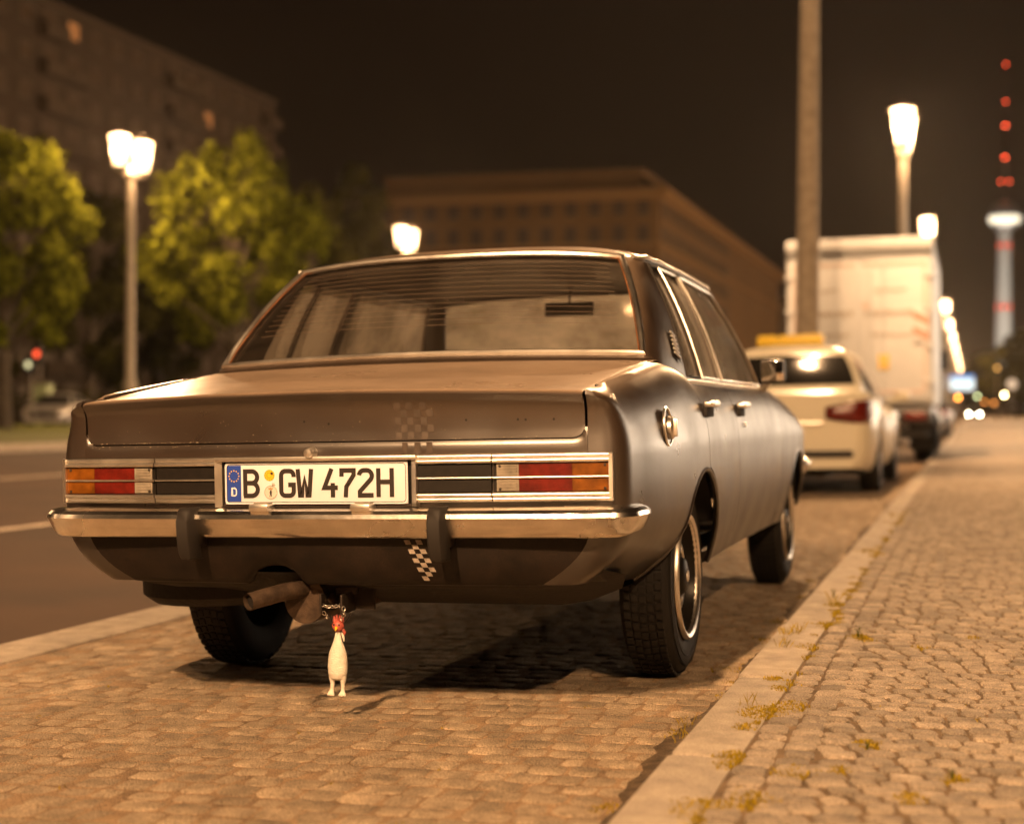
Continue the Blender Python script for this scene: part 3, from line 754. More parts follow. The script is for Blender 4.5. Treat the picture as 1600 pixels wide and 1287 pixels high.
# tail lamp band -------------------------------------------------------
def yb(x): return .100 + bow(x)
def strip(mb, x0, x1, z0, z1, off, th=.02, n=8, rnd=False):
    """a bar following the bowed tail, its face at off in front of the skin"""
    P = []
    X = np.linspace(x0, x1, n + 1)
    for x in X:
        f_ = yb(x) - off
        hz = (z1 - z0) / 2; zc = (z0 + z1) / 2
        if rnd: P.append([(x, f_ + th, z0)] + [(x, f_ + hz * .75 * (1 - math.cos(a)), zc + hz * math.sin(a)) for a in np.linspace(-1.5, 1.5, 9)] + [(x, f_ + th, z1)])
        else: P.append([(x, f_ + th, z0), (x, f_ + .003, z0), (x, f_, z0 + .003), (x, f_, z1 - .003), (x, f_ + .003, z1), (x, f_ + th, z1)])
    k = len(mb.v); mb.grid(P, flip=True); nn = len(P[0])
    mb.f.append(tuple(k + i for i in range(nn))); mb.f.append(tuple(k + n * nn + i for i in reversed(range(nn))))
def lens(name, m, x0, x1, parent, z0=.6145, z1=.6885, off=.010):
    mb = MB(); strip(mb, x0, x1, z0, z1, off, .022, 4); return fixn(mb.build(name, m, parent, True, 30))
for sg in (1, -1):
    def xx(a, b): return (a, b) if sg > 0 else (-b, -a)
    tl = empty('tail_light'); tl.parent = car
    mb = MB(); strip(mb, *xx(.484, .787), .590, .713, .006, .02); h = mb.build('housing', 'panel_black', tl); fixn(h)
    for (z0, z1, off) in ((.6895, .7005, .020), (.7005, .7125, .015), (.6025, .6135, .020), (.590, .6025, .015), (.6495, .6545, .016)):
        mb = MB(); strip(mb, *xx(.484, .787), z0, z1, off, rnd=True); fixn(mb.build('chrome_bar', 'chrome', tl, True, 60))
    mb = MB(); strip(mb, *xx(.7795, .789), .590, .7125, .021); fixn(mb.build('end_trim', 'chrome', tl, True, 30))
    lw = lens('reversing_lens', 'clear_lens', *xx(.493, .550), tl); lr = lens('brake_lens', 'red_lens', *xx(.5505, .6855), tl); la = lens('indicator_lens', 'amber_lens', *xx(.686, .7795), tl)
    for k in range(9):
        z = .6205 + k * .0078
        if abs(z - .652) > .004:
            mb = MB(); strip(mb, *xx(.499, .545), z - .0012, z + .0012, .0118, .006, 2); fixn(mb.build('lens_rib', 'clear_lens', lw))
    for (x, z) in ((.5015, .622), (.5015, .681), (.768, .622), (.768, .681)):
        mb = MB(); mb.lathe([(0, -.0035), (.0035, -.003), (.004, 0)], 8, 'y', (sg * x, yb(x) - .0095, z)); mb.build('screw', 'metal_dark', lw if x < .6 else la)
    dp = empty('trim_panel'); dp.parent = car
    mb = MB(); strip(mb, *xx(.284, .4785), .6145, .6885, .009); fixn(mb.build('panel_face', 'panel_black', dp))
    for (z0, z1, off) in ((.6895, .7005, .019), (.7005, .7125, .014), (.6025, .6135, .019), (.590, .6025, .014), (.6495, .6545, .0155)):
        mb = MB(); strip(mb, *xx(.284, .4805), z0, z1, off, rnd=True); fixn(mb.build('chrome_bar', 'chrome', dp, True, 60))
# plate surround and plate
sur = empty('plate_surround'); sur.parent = car
for sg in (1, -1):
    mb = MB(); mb.add([(sg * .270, .092, .580), (sg * .286, .080, .580), (sg * .286, .080, .7125), (sg * .270, .092, .706), (sg * .270, .12, .580), (sg * .286, .12, .580), (sg * .286, .12, .7125), (sg * .270, .12, .706)], [(0, 1, 2, 3), (3, 2, 6, 7), (1, 5, 6, 2), (0, 3, 7, 4), (0, 4, 5, 1)])
    fixn(mb.build('surround_side', 'chrome', sur, False))
mb = MB(); mb.bbox((0, .092, .7065), (.572, .026, .012), .004); mb.build('surround_top', 'chrome', sur)
mb = MB(); mb.bbox((0, .106, .583), (.54, .02, .008), .003); mb.build('surround_base', 'metal_dark', sur)
mb = MB(); mb.bbox((0, .108, .643), (.545, .006, .118), .002); mb.build('surround_back', 'panel_black', sur)
mb = MB(); mb.lathe([(0, -.030), (.010, -.029), (.0125, -.026), (.0135, -.018), (.012, -.012), (.015, -.008), (.016, .004)], 20, 'y', (-.010, .098, .722)); lk = mb.build('boot_lock', 'chrome', car)
plate = empty('number_plate', (0, .0925, .6425)); plate.parent = car
mb = MB(); mb.bbox((0, 0, 0), (.520, .004, .110), .0018); mb.build('plate_base', 'plate', plate)
def rrect(w_, h_, r_, n=5):
    o = []
    for (sx_, sz_, a) in ((1, 1, 0), (-1, 1, 90), (-1, -1, 180), (1, -1, 270)):
        o += arc(sx_ * (w_ / 2 - r_), sz_ * (h_ / 2 - r_), r_, a, a + 90, n)
    return o
mb = MB(); ribbon(mb, rrect(.509, .0995, .008), .0016, True, -.0026); mb.build('rim_line', 'ink', plate, False)
mb = MB(); mb.tube([(p[0], -.0015, p[1]) for p in rrect(.517, .107, .009)], .0022, 6, closed=True); mb.build('pressed_rim', 'plate', plate)
mb = MB(); mb.add([(-.254, -.0024, -.048), (-.213, -.0024, -.048), (-.213, -.0024, .048), (-.254, -.0024, .048)], [(0, 1, 2, 3)]); eu = mb.build('country_strip', 'blue', plate, False)
mb = MB()
for k in range(12): mb.disc((-.2335 + .0145 * math.sin(k * math.pi / 6), -.0030, .020 + .0145 * math.cos(k * math.pi / 6)), .0019, 8)
mb.build('star_ring', 'yellow', eu, False)
mb = MB(); ribbon(mb, [(-.2395, -.032), (-.2395, -.012), (-.233, -.012)] + arc(-.233, -.018, .006, 90, 0, 4) + arc(-.233, -.026, .006, 0, -90, 4) + [(-.2395, -.032)], .0034, True, -.0030); mb.build('country_letter', 'plate', eu, False)
Hh = .0375 - .005
def glyph(ch, x0, wd):
    a, b, c = x0, x0 + wd, x0 + wd / 2; t, bt = Hh, -Hh; r_ = .011; S = []
    if ch == 'B':
        S.append([(a, bt), (a, t), (b - .016, t)] + arc(b - .0165, t - .0155, .0155, 80, -80, 8, .0155) + [(b - .018, .0015), (a, .0015)])
        S.append([(a, .0015), (b - .015, .0015)] + arc(b - .0165, bt + .017, .017, 80, -80, 8) + [(b - .016, bt), (a - .005, bt)])
    elif ch == 'G': S.append([(b, t - .016)] + arc(b - .012, t - .012, .012, 0, 90, 5) + arc(a + .012, t - .012, .012, 90, 180, 5) + arc(a + .012, bt + .012, .012, 180, 270, 5) + arc(b - .012, bt + .012, .012, 270, 350, 5) + [(b, -.004), (c + .002, -.004)])
    elif ch == 'W': S.append([(a, t + .005), (a + .006, bt + .001), (a + .012, bt + .001), (c, .012), (b - .012, bt + .001), (b - .006, bt + .001), (b, t + .005)])
    elif ch == '4': S.append([(c + .004, t + .005), (a, bt + .020), (b + .004, bt + .020)]); S.append([(b - .010, .0), (b - .010, bt - .005)])
    elif ch == '7': S.append([(a, t - .016), (a, t), (b, t), (b, t - .012), (c - .004, -.010), (c - .006, bt - .005)])
    elif ch == '2': S.append([(a, t - .013)] + arc(a + .0145, t - .0145, .0145, 170, 90, 5) + arc(b - .0145, t - .0145, .0145, 90, -40, 7) + [(a + .002, bt + .010), (a + .002, bt), (b + .004, bt)])
    elif ch == 'H': S.append([(a, t + .005), (a, bt - .005)]); S.append([(b, t + .005), (b, bt - .005)]); S.append([(a, .002), (b, .002)])
    return S
for ch, x0, wd in (('B', -.2005, .036), ('G', -.096, .036), ('W', -.048, .0385), ('4', .0275, .034), ('7', .0765, .034), ('2', .1255, .036), ('H', .1795, .037)):
    mb = MB()
    for i, s_ in enumerate(glyph(ch, x0, wd)): ribbon(mb, s_, .0122, False, -.0031 - .0002 * i)
    mb.build('plate_character', 'ink', plate, False)
mb = MB(); mb.lathe([(0, -.0034), (.0148, -.0034), (.0150, -.002)], 28, 'y', (-.130, 0, .0215)); st = mb.build('inspection_sticker', 'yellow', plate, True, 30)
mb = MB()
for k in range(12):
    a = k * math.pi / 6; mb.add([(-.130 + .0122 * math.sin(a) + dx, -.0038, .0215 + .0122 * math.cos(a) + dz) for dx, dz in ((-.0009, -.0013), (.0009, -.0013), (.0009, .0013), (-.0009, .0013))], [(0, 1, 2, 3)])
ribbon(mb, arc(-.130, .0215, .0072, 0, 345, 18), .0008, False, -.0038); mb.build('sticker_print', 'ink', st, False)
mb = MB(); mb.add([(-.1275, -.0040, .0255), (-.120, -.0040, .022), (-.1185, -.0040, .027), (-.124, -.0040, .0305)], [(0, 1, 2, 3)]); mb.build('sticker_damage', 'ink', st, False)
mb = MB(); mb.lathe([(0, -.0034), (.0188, -.0034), (.0190, -.002)], 28, 'y', (-.1265, 0, -.0235)); st = mb.build('registration_seal', 'paper', plate, True, 30)
mb = MB(); ribbon(mb, arc(-.1265, -.0235, .0172, 0, 345, 24), .0007, False, -.0038)
bear = [(-.1300, -.0355), (-.1278, -.0355), (-.1272, -.0300), (-.1262, -.0310), (-.1250, -.0350), (-.1228, -.0352), (-.1236, -.0300), (-.1238, -.0250), (-.1215, -.0235), (-.1222, -.0222), (-.1245, -.0225), (-.1248, -.0205), (-.1226, -.0190), (-.1236, -.0178), (-.1258, -.0180), (-.1275, -.0172), (-.1286, -.0185), (-.1280, -.0205), (-.1290, -.0225), (-.1312, -.0235), (-.1308, -.0250), (-.1288, -.0245), (-.1284, -.0275), (-.1290, -.0310)]
mb.add([(x, -.0039, z) for x, z in bear], [tuple(range(len(bear)))]); mb.build('seal_bear', 'ink', st, False)
mb = MB(); mb.add([(x, -.0040, z) for x, z in ((-.1322, -.0165), (-.1208, -.0165), (-.1196, -.0112), (-.1225, -.0128), (-.1265, -.0100), (-.1305, -.0128), (-.1334, -.0112))], [tuple(range(7))]); mb.build('seal_crown', mat('seal_gold', (.40, .27, .12), .6), st, False)
for (x, z, r_) in ((-.118, -.0035, .0048), (.0925, -.003, .0045)):
    mb = MB(); mb.lathe([(0, -.007), (r_ * .6, -.0065), (r_, -.0035), (r_, -.0015)], 12, 'y', (x, 0, z)); mb.build('plate_screw', 'chrome' if x < 0 else 'metal_dark', plate)

# lid details ----------------------------------------------------------
def lid_y(z):                                                # rear skin depth at height z
    for a, b in zip(lid_prof, lid_prof[1:]):
        if a[1] <= z <= b[1]: return lerp(a[0], b[0], (z - a[1]) / (b[1] - a[1]))
    return .10
for i, (x, z) in enumerate(((-.034, .804), (.036, .797), (.411, .800), (.546, .799), (.566, .798), (.638, .798))):
    mb = MB(); mb.disc((x, lid_y(z) + bow(x) - .0006, z), .0032, 10); mb.build('badge_hole', 'gap', lid, False)
def checker(mb, x0, x1, z0, z1, n, m_, phase, fy, off, slant=0.0, skip=()):
    cw, ch_ = (x1 - x0) / n, (z1 - z0) / m_
    for i in range(n):
        for j in range(m_):
            if (i + j + phase) % 2 or (i, j) in skip: continue
            q = []
            for (di, dj) in ((0, 0), (1, 0), (1, 1), (0, 1)):
                z = z0 + (j + dj) * ch_; x = x0 + (i + di) * cw + slant * (z1 - z); q.append((x, fy(z) + bow(x) - off, z))
            mb.add(q, [(0, 1, 2, 3)])
mb = MB(); checker(mb, .219, .268, .752, .848, 3, 5, 0, lid_y, .0009, .05); checker(mb, .272, .322, .752, .848, 3, 5, 1, lid_y, .0009, .05); mb.build('faded_checker', 'ghost', lid, False)
mb = MB(); checker(mb, .226, .270, .716, .745, 3, 1, 1, lambda z: .10, .0009, .05); checker(mb, .274, .322, .716, .745, 3, 1, 0, lambda z: .10, .0009, .05); mb.build('faded_checker', 'ghost', car, False)
mb = MB(); checker(mb, .236, .283, .384, .492, 3, 9, 0, rear_low, .0010, .40, ((2, 0),)); mb.build('checker_stripe', 'chalk', car, False)
mb = MB()
for k in range(120):                                         # flaked paint along the shut line
    x = random.choice((random.uniform(-.70, -.2), random.uniform(-.70, .69))); up = random.random() < .6
    z = .7525 + abs(random.gauss(0, .0012)) if up else .7455 - abs(random.gauss(0, .003)); l = random.uniform(.001, .006); h = random.uniform(.0004, .0012)
    y_ = .10 + bow(x) - .0008 + (0 if up else max(0, (z - .742) * 1.2)); mb.add([(x, y_, z), (x + l, y_, z + h * .2), (x + l * .9, y_, z + h), (x + l * .1, y_, z + h * .8)], [(0, 1, 2, 3)])
for k in range(46):
    x = random.uniform(-.69, .66); z = random.uniform(.765, .84); l = random.uniform(.0006, .002); y_ = lid_y(z) + bow(x) - .0008
    mb.add([(x, y_, z), (x + l, y_, z), (x + l * .8, y_, z + l), (x, y_, z + l * .7)], [(0, 1, 2, 3)])
mb.build('flaked_paint', 'chip', lid, False)

# under the tail --------------------------------------------------------
mb = MB(); P = []
for (y_, z, wv) in ((.17, .40, .72), (.22, .36, .74), (.40, .33, .76), (.55, .285, .72), (.62, .268, .70), (.78, .268, .70), (.84, .30, .70), (.86, .45, .70)):
    P.append([(x * wv, y_, z + .05 * max(0, abs(x) - .82) / .18) for x in np.linspace(-1, 1, 17)])
mb.grid(P); mb.build('fuel_tank', 'dark_under', car)
mb = MB(); mb.lathe([(0, -.19), (.20, -.185), (.235, -.16), (.24, 0), (.24, .1)], 24, 'z', (-.55, .62, .455)); mb.build('spare_wheel_well', 'dark_under', car)
mb = MB(); mb.box((0, 2.60, .34), (1.40, 2.2, .06)); mb.box((0, 1.12, .34), (1.1, .12, .10)); mb.lathe([(0, -.1), (.08, -.08), (.1, 0), (.08, .08), (0, .1)], 14, 'z', (0, 1.15, .32)); mb.build('floor_pan', 'dark_under', car)
for sg in (-1, 1):
    for c in (AR, AF):                                       # wheel houses
        mb = MB(); P = []
        for a in np.linspace(26, 154, 22): P.append([(sg * x, c + .36 * math.cos(R(a)), .295 + .36 * math.sin(R(a))) for x in (.52, .83)])
        mb.grid(P); mb.add([(sg * .52, c - .34, .43), (sg * .52, c + .34, .43), (sg * .52, c + .35, .66), (sg * .52, c - .35, .66)], [(0, 1, 2, 3)]); mb.build('wheel_house', 'gap', car)
ex = empty('exhaust'); ex.parent = car
ep = [(-.178, .050, .333), (-.148, .105, .342), (-.118, .160, .350), (-.085, .220, .352)]
mb = MB(); mb.tube(ep, .0235, 18, cap=False); mb.tube([(-.1777, .0505, .333)] + [tuple(p) for p in ep[1:]], .0208, 18, cap=False); fixn(mb.build('tail_pipe', 'exhaust', ex))
mb = MB(); d = (Vector(ep[1]) - Vector(ep[0])).normalized(); c0 = Vector(ep[0]) + d * .012; mb.tube([c0, c0 + d * .002], .0210, 16); mb.build('pipe_bore', 'gap', ex)
mb = MB(); mb.tube([(-.086, .205, .322), (-.085, .213, .322), (-.02, .95, .330)], [.058, .062, .062], 24); mb.tube([(-.0865, .203, .322), (-.0855, .210, .322)], .0645, 24); mb.build('silencer', 'exhaust', ex)
tow = empty('tow_bracket'); tow.parent = car
for x in (-.026, .034):
    mb = MB(); mb.bbox((x, .215, .315), (.006, .09, .052), .001); mb.build('bracket_plate', 'metal_dark', tow)
mb = MB(); mb.bbox((.02, .262, .320), (.15, .006, .056), .001); mb.bbox((.02, .30, .345), (.06, .12, .02), .002); mb.build('bracket_back', 'metal_dark', tow)
def link(c, dr, l=.012, w_=.0045, r_=.0011, turn=0):
    c = Vector(c); dr = Vector(dr).normalized(); q = dr.orthogonal().normalized(); q = Matrix.Rotation(turn, 3, dr) @ q
    return [c + dr * (math.cos(a) * w_ + (l / 2 - w_) * (1 if math.cos(a) > 0 else -1)) + q * math.sin(a) * w_ for a in [2 * math.pi * k / 12 for k in range(12)]]
chain_pts = [(-.022, .176, .312), (-.012, .172, .310), (-.002, .171, .309), (.008, .171, .309), (.018, .172, .310), (.028, .175, .312), (.040, .172, .304), (.041, .172, .294), (-.020, .180, .290), (-.014, .186, .280), (.036, .18, .284), (.028, .186, .275)]
for i, c in enumerate(chain_pts):
    nxt = chain_pts[min(i + 1, len(chain_pts) - 1)] if i not in (5, 7, 9, 11) else (c[0] - .004, c[1] + .004, c[2] - .008)
    mb = MB(); mb.tube(link(c, Vector(nxt) - Vector(c), turn=(i % 2) * 1.57), .0011, 6, closed=True); mb.build('chain_link', 'chrome', tow)

# greenhouse ------------------------------------------------------------
NRG = 12
lines = []                                                   # (bottom, top, tag)
for i in range(NRG + 1):
    f_ = i / NRG; lines.append(((.705 * f_, .872 + .075 * f_ * f_, .993 - .014 * f_ * f_), (.560 * f_, 1.262 + .055 * f_ * f_, 1.362 - .026 * f_ * f_ * f_), 'rg'))
lines += [((.728, .968, .980), (.585, 1.345, 1.334), 'c'), ((.752, 1.03, .955), (.601, 1.385, 1.332), 'c'), ((.770, 1.12, .935), (.606, 1.395, 1.334), 'c'), ((.780, 1.20, .916), (.610, 1.405, 1.336), 'c')]
for yb_, yt_ in ((1.265, 1.430), (1.39, 1.50), (1.50, 1.56)): lines.append(((.786, yb_, .913), (.613, yt_, 1.338), 'qg'))
for yb_, yt_ in ((1.525, 1.585), (1.65, 1.68), (1.80, 1.80), (1.895, 1.89)): lines.append(((.789, yb_, .913), (.615, yt_, 1.340), 'sg'))
for yb_, yt_ in ((1.955, 1.945), (2.2, 2.12), (2.5, 2.32), (2.8, 2.52), (3.04, 2.68)): lines.append(((.789 - .012 * max(0, (yb_ - 2.2)), yb_, .913), (.615 - .012 * max(0, yt_ - 2.1), yt_, 1.340 - .01 * max(0, yt_ - 2.1)), 'fg'))
lines += [((.772, 3.12, .915), (.602, 2.735, 1.332), 'a'), ((.745, 3.20, .925), (.585, 2.775, 1.332), 'a')]
for i in range(NRG + 1):
    f_ = 1 - i / NRG; lines.append(((.715 * f_, 3.40 - .17 * f_ * f_, .955 - .024 * f_ * f_), (.560 * f_, 2.86 - .075 * f_ * f_, 1.366 - .032 * f_ * f_ * f_), 'ws'))
NV = 10
def gh(i, v, off=0.0):
    b, t, _ = lines[i]; b = Vector(b); t = Vector(t); p = b.lerp(t, v)
    o_ = Vector((p.x, (p.y - 2.1) * .55, 0)); o_.normalize(); o_.z = .45; o_.normalize()
    return tuple(p + o_ * (.020 * 4 * v * (1 - v)) - o_ * off)
idx = {}
for i, l in enumerate(lines): idx.setdefault(l[2], []).append(i)
vs = [0, .035, .075] + list(np.linspace(.13, .87, 7)) + [.925, .965, 1.0]
panes = {'rg': (idx['rg'][0], idx['rg'][-1], 1, 11), 'qg': (idx['qg'][0], idx['qg'][-1], 1, 10), 'sg': (idx['sg'][0], idx['sg'][-1], 1, 10), 'fg': (idx['fg'][0], idx['fg'][-1], 1, 10), 'ws': (idx['ws'][0], idx['ws'][-1], 1, 11)}
def is_glass(i, j):
    for a, b, c, d in panes.values():
        if a <= i < b and c <= j < d: return True
    return False
mb = MB(); n = len(lines)
for sg in (1, -1):
    k0 = len(mb.v); mb.v += [(sg * p[0], p[1], p[2]) for i in range(n) for p in [gh(i, v) for v in vs]]
    m_ = len(vs)
    for i in range(n - 1):
        for j in range(m_ - 1):
            if is_glass(i, j): continue
            q = (k0 + i * m_ + j, k0 + i * m_ + j + 1, k0 + (i + 1) * m_ + j + 1, k0 + (i + 1) * m_ + j); mb.f.append(q if sg < 0 else tuple(reversed(q)))
    # roof skin
    SS = [1.0, .985, .96, .92, .86, .78, .66, .5, .33, .16, 0.0]; P = []
    for i in range(n):
        t = gh(i, 1.0); row = []
        for s_ in SS: row.append((sg * t[0] * s_, 2.05 + (t[1] - 2.05) * s_, 1.418 - (1.418 - t[2]) * s_ ** 3.2))
        P.append(row)
    mb.grid(P, flip=(sg > 0))
roof = mb.build('roof_shell', 'paint', car, True, 50, merge=.0003)
s_ = roof.modifiers.new('s', 'SOLIDIFY'); s_.thickness = .022; s_.offset = -1; e = roof.modifiers.new('e', 'EDGE_SPLIT'); e.split_angle = R(45)
def pane(name, key, m, side, off=.014):
    a, b, c, d = panes[key]; mb = MB()
    for sg in side:
        P = [[(sg * p[0], p[1], p[2]) for p in [gh(i, lerp(vs[c] - .012, vs[d] + .012, t), off) for t in np.linspace(0, 1, 9)]] for i in range(a, b + 1)]
        mb.grid(P, flip=(sg > 0))
    o = mb.build(name, m, car, True, 60, merge=.0003)
    # bright trim round the opening
    tm = MB()
    if len(side) == 2:
        path = [gh(i, vs[c], -.002) for i in range(a, b + 1)]; pathT = [gh(i, vs[d], -.002) for i in range(a, b + 1)]
        lo = [(-p[0], p[1], p[2]) for p in reversed(path)] + path[1:] if key == 'rg' else path + [(-p[0], p[1], p[2]) for p in reversed(path[:-1])]
        hi = [(-p[0], p[1], p[2]) for p in reversed(pathT)] + pathT[1:] if key == 'rg' else pathT + [(-p[0], p[1], p[2]) for p in reversed(pathT[:-1])]
        e_ = b if key == 'rg' else a
        rs = [gh(e_, v, -.002) for v in np.linspace(vs[c], vs[d], 8)][1:-1]; ls = [(-p[0], p[1], p[2]) for p in rs]
        loop = lo + rs + list(reversed(hi)) + list(reversed(ls)) if key == 'rg' else list(reversed(lo)) + rs + hi + list(reversed(ls))
        tm.tube(loop, .0105, 8, closed=True)
        tm.build('window_trim', 'chrome', o)
        sm = MB(); cc = Vector((0, sum(p[1] for p in loop) / len(loop), sum(p[2] for p in loop) / len(loop)))
        sm.tube([tuple(cc + (Vector(p) - cc) * Vector((.981, .967, .967))) for p in loop], .0020, 6, closed=True); sm.build('window_seal', mat('seal_rust', (.20, .075, .022), .7, var=.5, vscale=12) if key == 'rg' else 'rubber', o)
    else:
        sg = side[0]
        loop = [gh(i, vs[c], -.001) for i in range(a, b + 1)] + [gh(b, v, -.001) for v in np.linspace(vs[c], vs[d], 6)][1:-1] + [gh(i, vs[d], -.001) for i in range(b, a - 1, -1)] + [gh(a, v, -.001) for v in np.linspace(vs[d], vs[c], 6)][1:-1]
        tm.tube([(sg * p[0], p[1], p[2]) for p in loop], .0055, 6, closed=True); tm.build('window_trim', 'chrome' if key != 'qg' else 'rubber', o)
    return o
rw = pane('rear_window', 'rg', 'glass_rear', (1, -1)); pane('windscreen', 'ws', 'glass_wind', (1, -1))
mb = MB()
for k in range(13):                                          # heater wires
    v = lerp(.30, .90, k / 12); pth = [gh(i, v, .0125) for i in range(0, 12)]
    mb.tube([(-p[0], p[1], p[2]) for p in reversed(pth)] + pth[1:], .0008, 4, cap=False)
mb.build('heater_wire', mat('heater_wire', (.12, .08, .05), .6), rw)
for sg in (1, -1):
    for key, nm in (('qg', 'quarter_light'), ('sg', 'rear_side_window'), ('fg', 'front_side_window')): pane(nm, key, 'glass_side', (sg,), .010)
    # belt trim and drip rail
    mb = MB(); mb.tube([(sg * (lines[i][0][0] + .008), lines[i][0][1], .910) for i in range(idx['c'][-1], idx['a'][0] + 1)], .008, 8); mb.build('belt_trim', 'chrome', car)
    mb = MB(); mb.tube([(sg * (gh(i, .985)[0] + .008), gh(i, .985)[1], gh(i, .985)[2] + .002) for i in range(idx['c'][0], idx['a'][-1] + 1)], .008, 8); mb.build('drip_rail', 'chrome', car)
    # pillar louvre
    lv = empty('pillar_vent'); lv.parent = car
    ci = idx['c']
    b1 = Vector(gh(ci[2], .22)); b2 = Vector(gh(ci[3], .22)); t1 = Vector(gh(ci[2], .37)); nn = (b2 - b1).cross(t1 - b1).normalized()
    if nn.x < 0: nn = -nn
    mb = MB(); q = [Vector(gh(ci[2], .14)).lerp(Vector(gh(ci[3], .13)), .18), gh(ci[3], .12), gh(ci[3], .325), Vector(gh(ci[2], .35)).lerp(Vector(gh(ci[3], .34)), .18)]
    mb.add([(sg * (p[0] + .0055), p[1], p[2]) for p in q], [(0, 1, 2, 3)]); mb.build('vent_back', 'gap', lv, False)
    for k in range(6):
        v = lerp(.165, .325, k / 5); a = Vector(gh(ci[2], v, -.010)); b = Vector(gh(ci[3], v - .02, -.010)); a, b = a.lerp(b, .25), a.lerp(b, .92)
        mb = MB(); mb.tube([(sg * a.x, a.y, a.z), (sg * b.x, b.y, b.z)], .0035, 6); mb.build('louvre', 'chrome', lv)
    # mirror
    mr_ = empty('door_mirror'); mr_.parent = car
    mb = MB(); mb.bbox((sg * .858, 2.90, .985), (.105, .05, .100), .018); mb.build('mirror_housing', 'panel_black', mr_)
    mb = MB(); mb.bbox((sg * .858, 2.873, .985), (.092, .004, .086), .0015); mb.build('mirror_glass', mat('mirror', (.75, .72, .68), .04, 1), mr_)
    mb = MB(); mb.tube([(sg * .80, 2.95, .905), (sg * .84, 2.91, .945)], .014, 8); mb.build('mirror_arm', 'chrome', mr_)
# fuel filler on the right flank
ffl = empty('fuel_filler'); ffl.parent = car
fx = Wf(.59) - .004
def tilt(y_, z): return side_pt(y_, K1 + 5)[0] - .0005
mb = MB()
mb.tube([(fx + .002 - .09 * max(0, (.772 + .052 * math.sin(a)) - .74) * .9, .59 + .054 * math.cos(a), .772 + .052 * math.sin(a)) for a in [2 * math.pi * k / 28 for k in range(28)]], .0045, 6, closed=True); mb.build('filler_rim', 'chrome', ffl)
mb = MB(); mb.add([(fx + .001 - .09 * max(0, (.772 + .050 * math.sin(a)) - .74) * .9, .59 + .052 * math.cos(a), .772 + .050 * math.sin(a)) for a in [2 * math.pi * k / 28 for k in range(28)]], [tuple(range(28))]); mb.build('filler_dish', 'metal_dark', ffl, False)
mb = MB(); mb.lathe([(.032, -.01), (.032, .014), (.026, .018), (0, .019)], 20, 'x', (fx, .59, .768)); mb.bbox((fx + .020, .59, .768), (.014, .016, .05), .004); mb.build('filler_cap', 'chrome', ffl)

# interior ---------------------------------------------------------------
mb = MB(); mb.box((0, 1.12, .955), (1.38, .44, .02)); mb.build('parcel_shelf', 'seat', car, False)
mb = MB(); mb.bbox((0, 1.42, .78), (1.34, .16, .34), .05, Matrix.Rotation(R(-14), 3, 'X')); mb.bbox((0, 1.65, .62), (1.34, .5, .16), .05); mb.build('rear_seat', 'seat', car)
for sg in (-1, 1):
    fs_ = empty('front_seat'); fs_.parent = car
    mb = MB(); mb.bbox((sg * .36, 2.32, .80), (.50, .13, .50), .05, Matrix.Rotation(R(-14), 3, 'X')); mb.build('backrest', 'seat', fs_)
    mb = MB(); mb.bbox((sg * .36, 2.58, .58), (.50, .5, .14), .05); mb.build('cushion', 'seat', fs_)
mb = MB(); mb.bbox((0, 3.18, .86), (1.42, .34, .16), .04); mb.build('dashboard', 'seat', car)
sw = empty('steering_wheel'); sw.parent = car
rot = Matrix.Rotation(R(-62), 3, 'X'); cc = Vector((-.36, 2.90, .90))
mb = MB(); mb.tube([cc + rot @ Vector((.19 * math.cos(a), .19 * math.sin(a), 0)) for a in [2 * math.pi * k / 28 for k in range(28)]], .013, 8, closed=True); mb.build('wheel_rim', 'rubber', sw)
mb = MB(); mb.bbox(cc, (.36, .05, .02), .006, rot); mb.tube([cc, cc + Vector((0, .25, -.12))], .02, 8); mb.build('spoke', 'rubber', sw)
mb = MB(); mb.bbox((0, 2.80, 1.275), (.22, .02, .06), .008); mb.tube([(0, 2.80, 1.30), (0, 2.82, 1.36)], .006, 6); mb.build('rear_view_mirror', 'rubber', car)

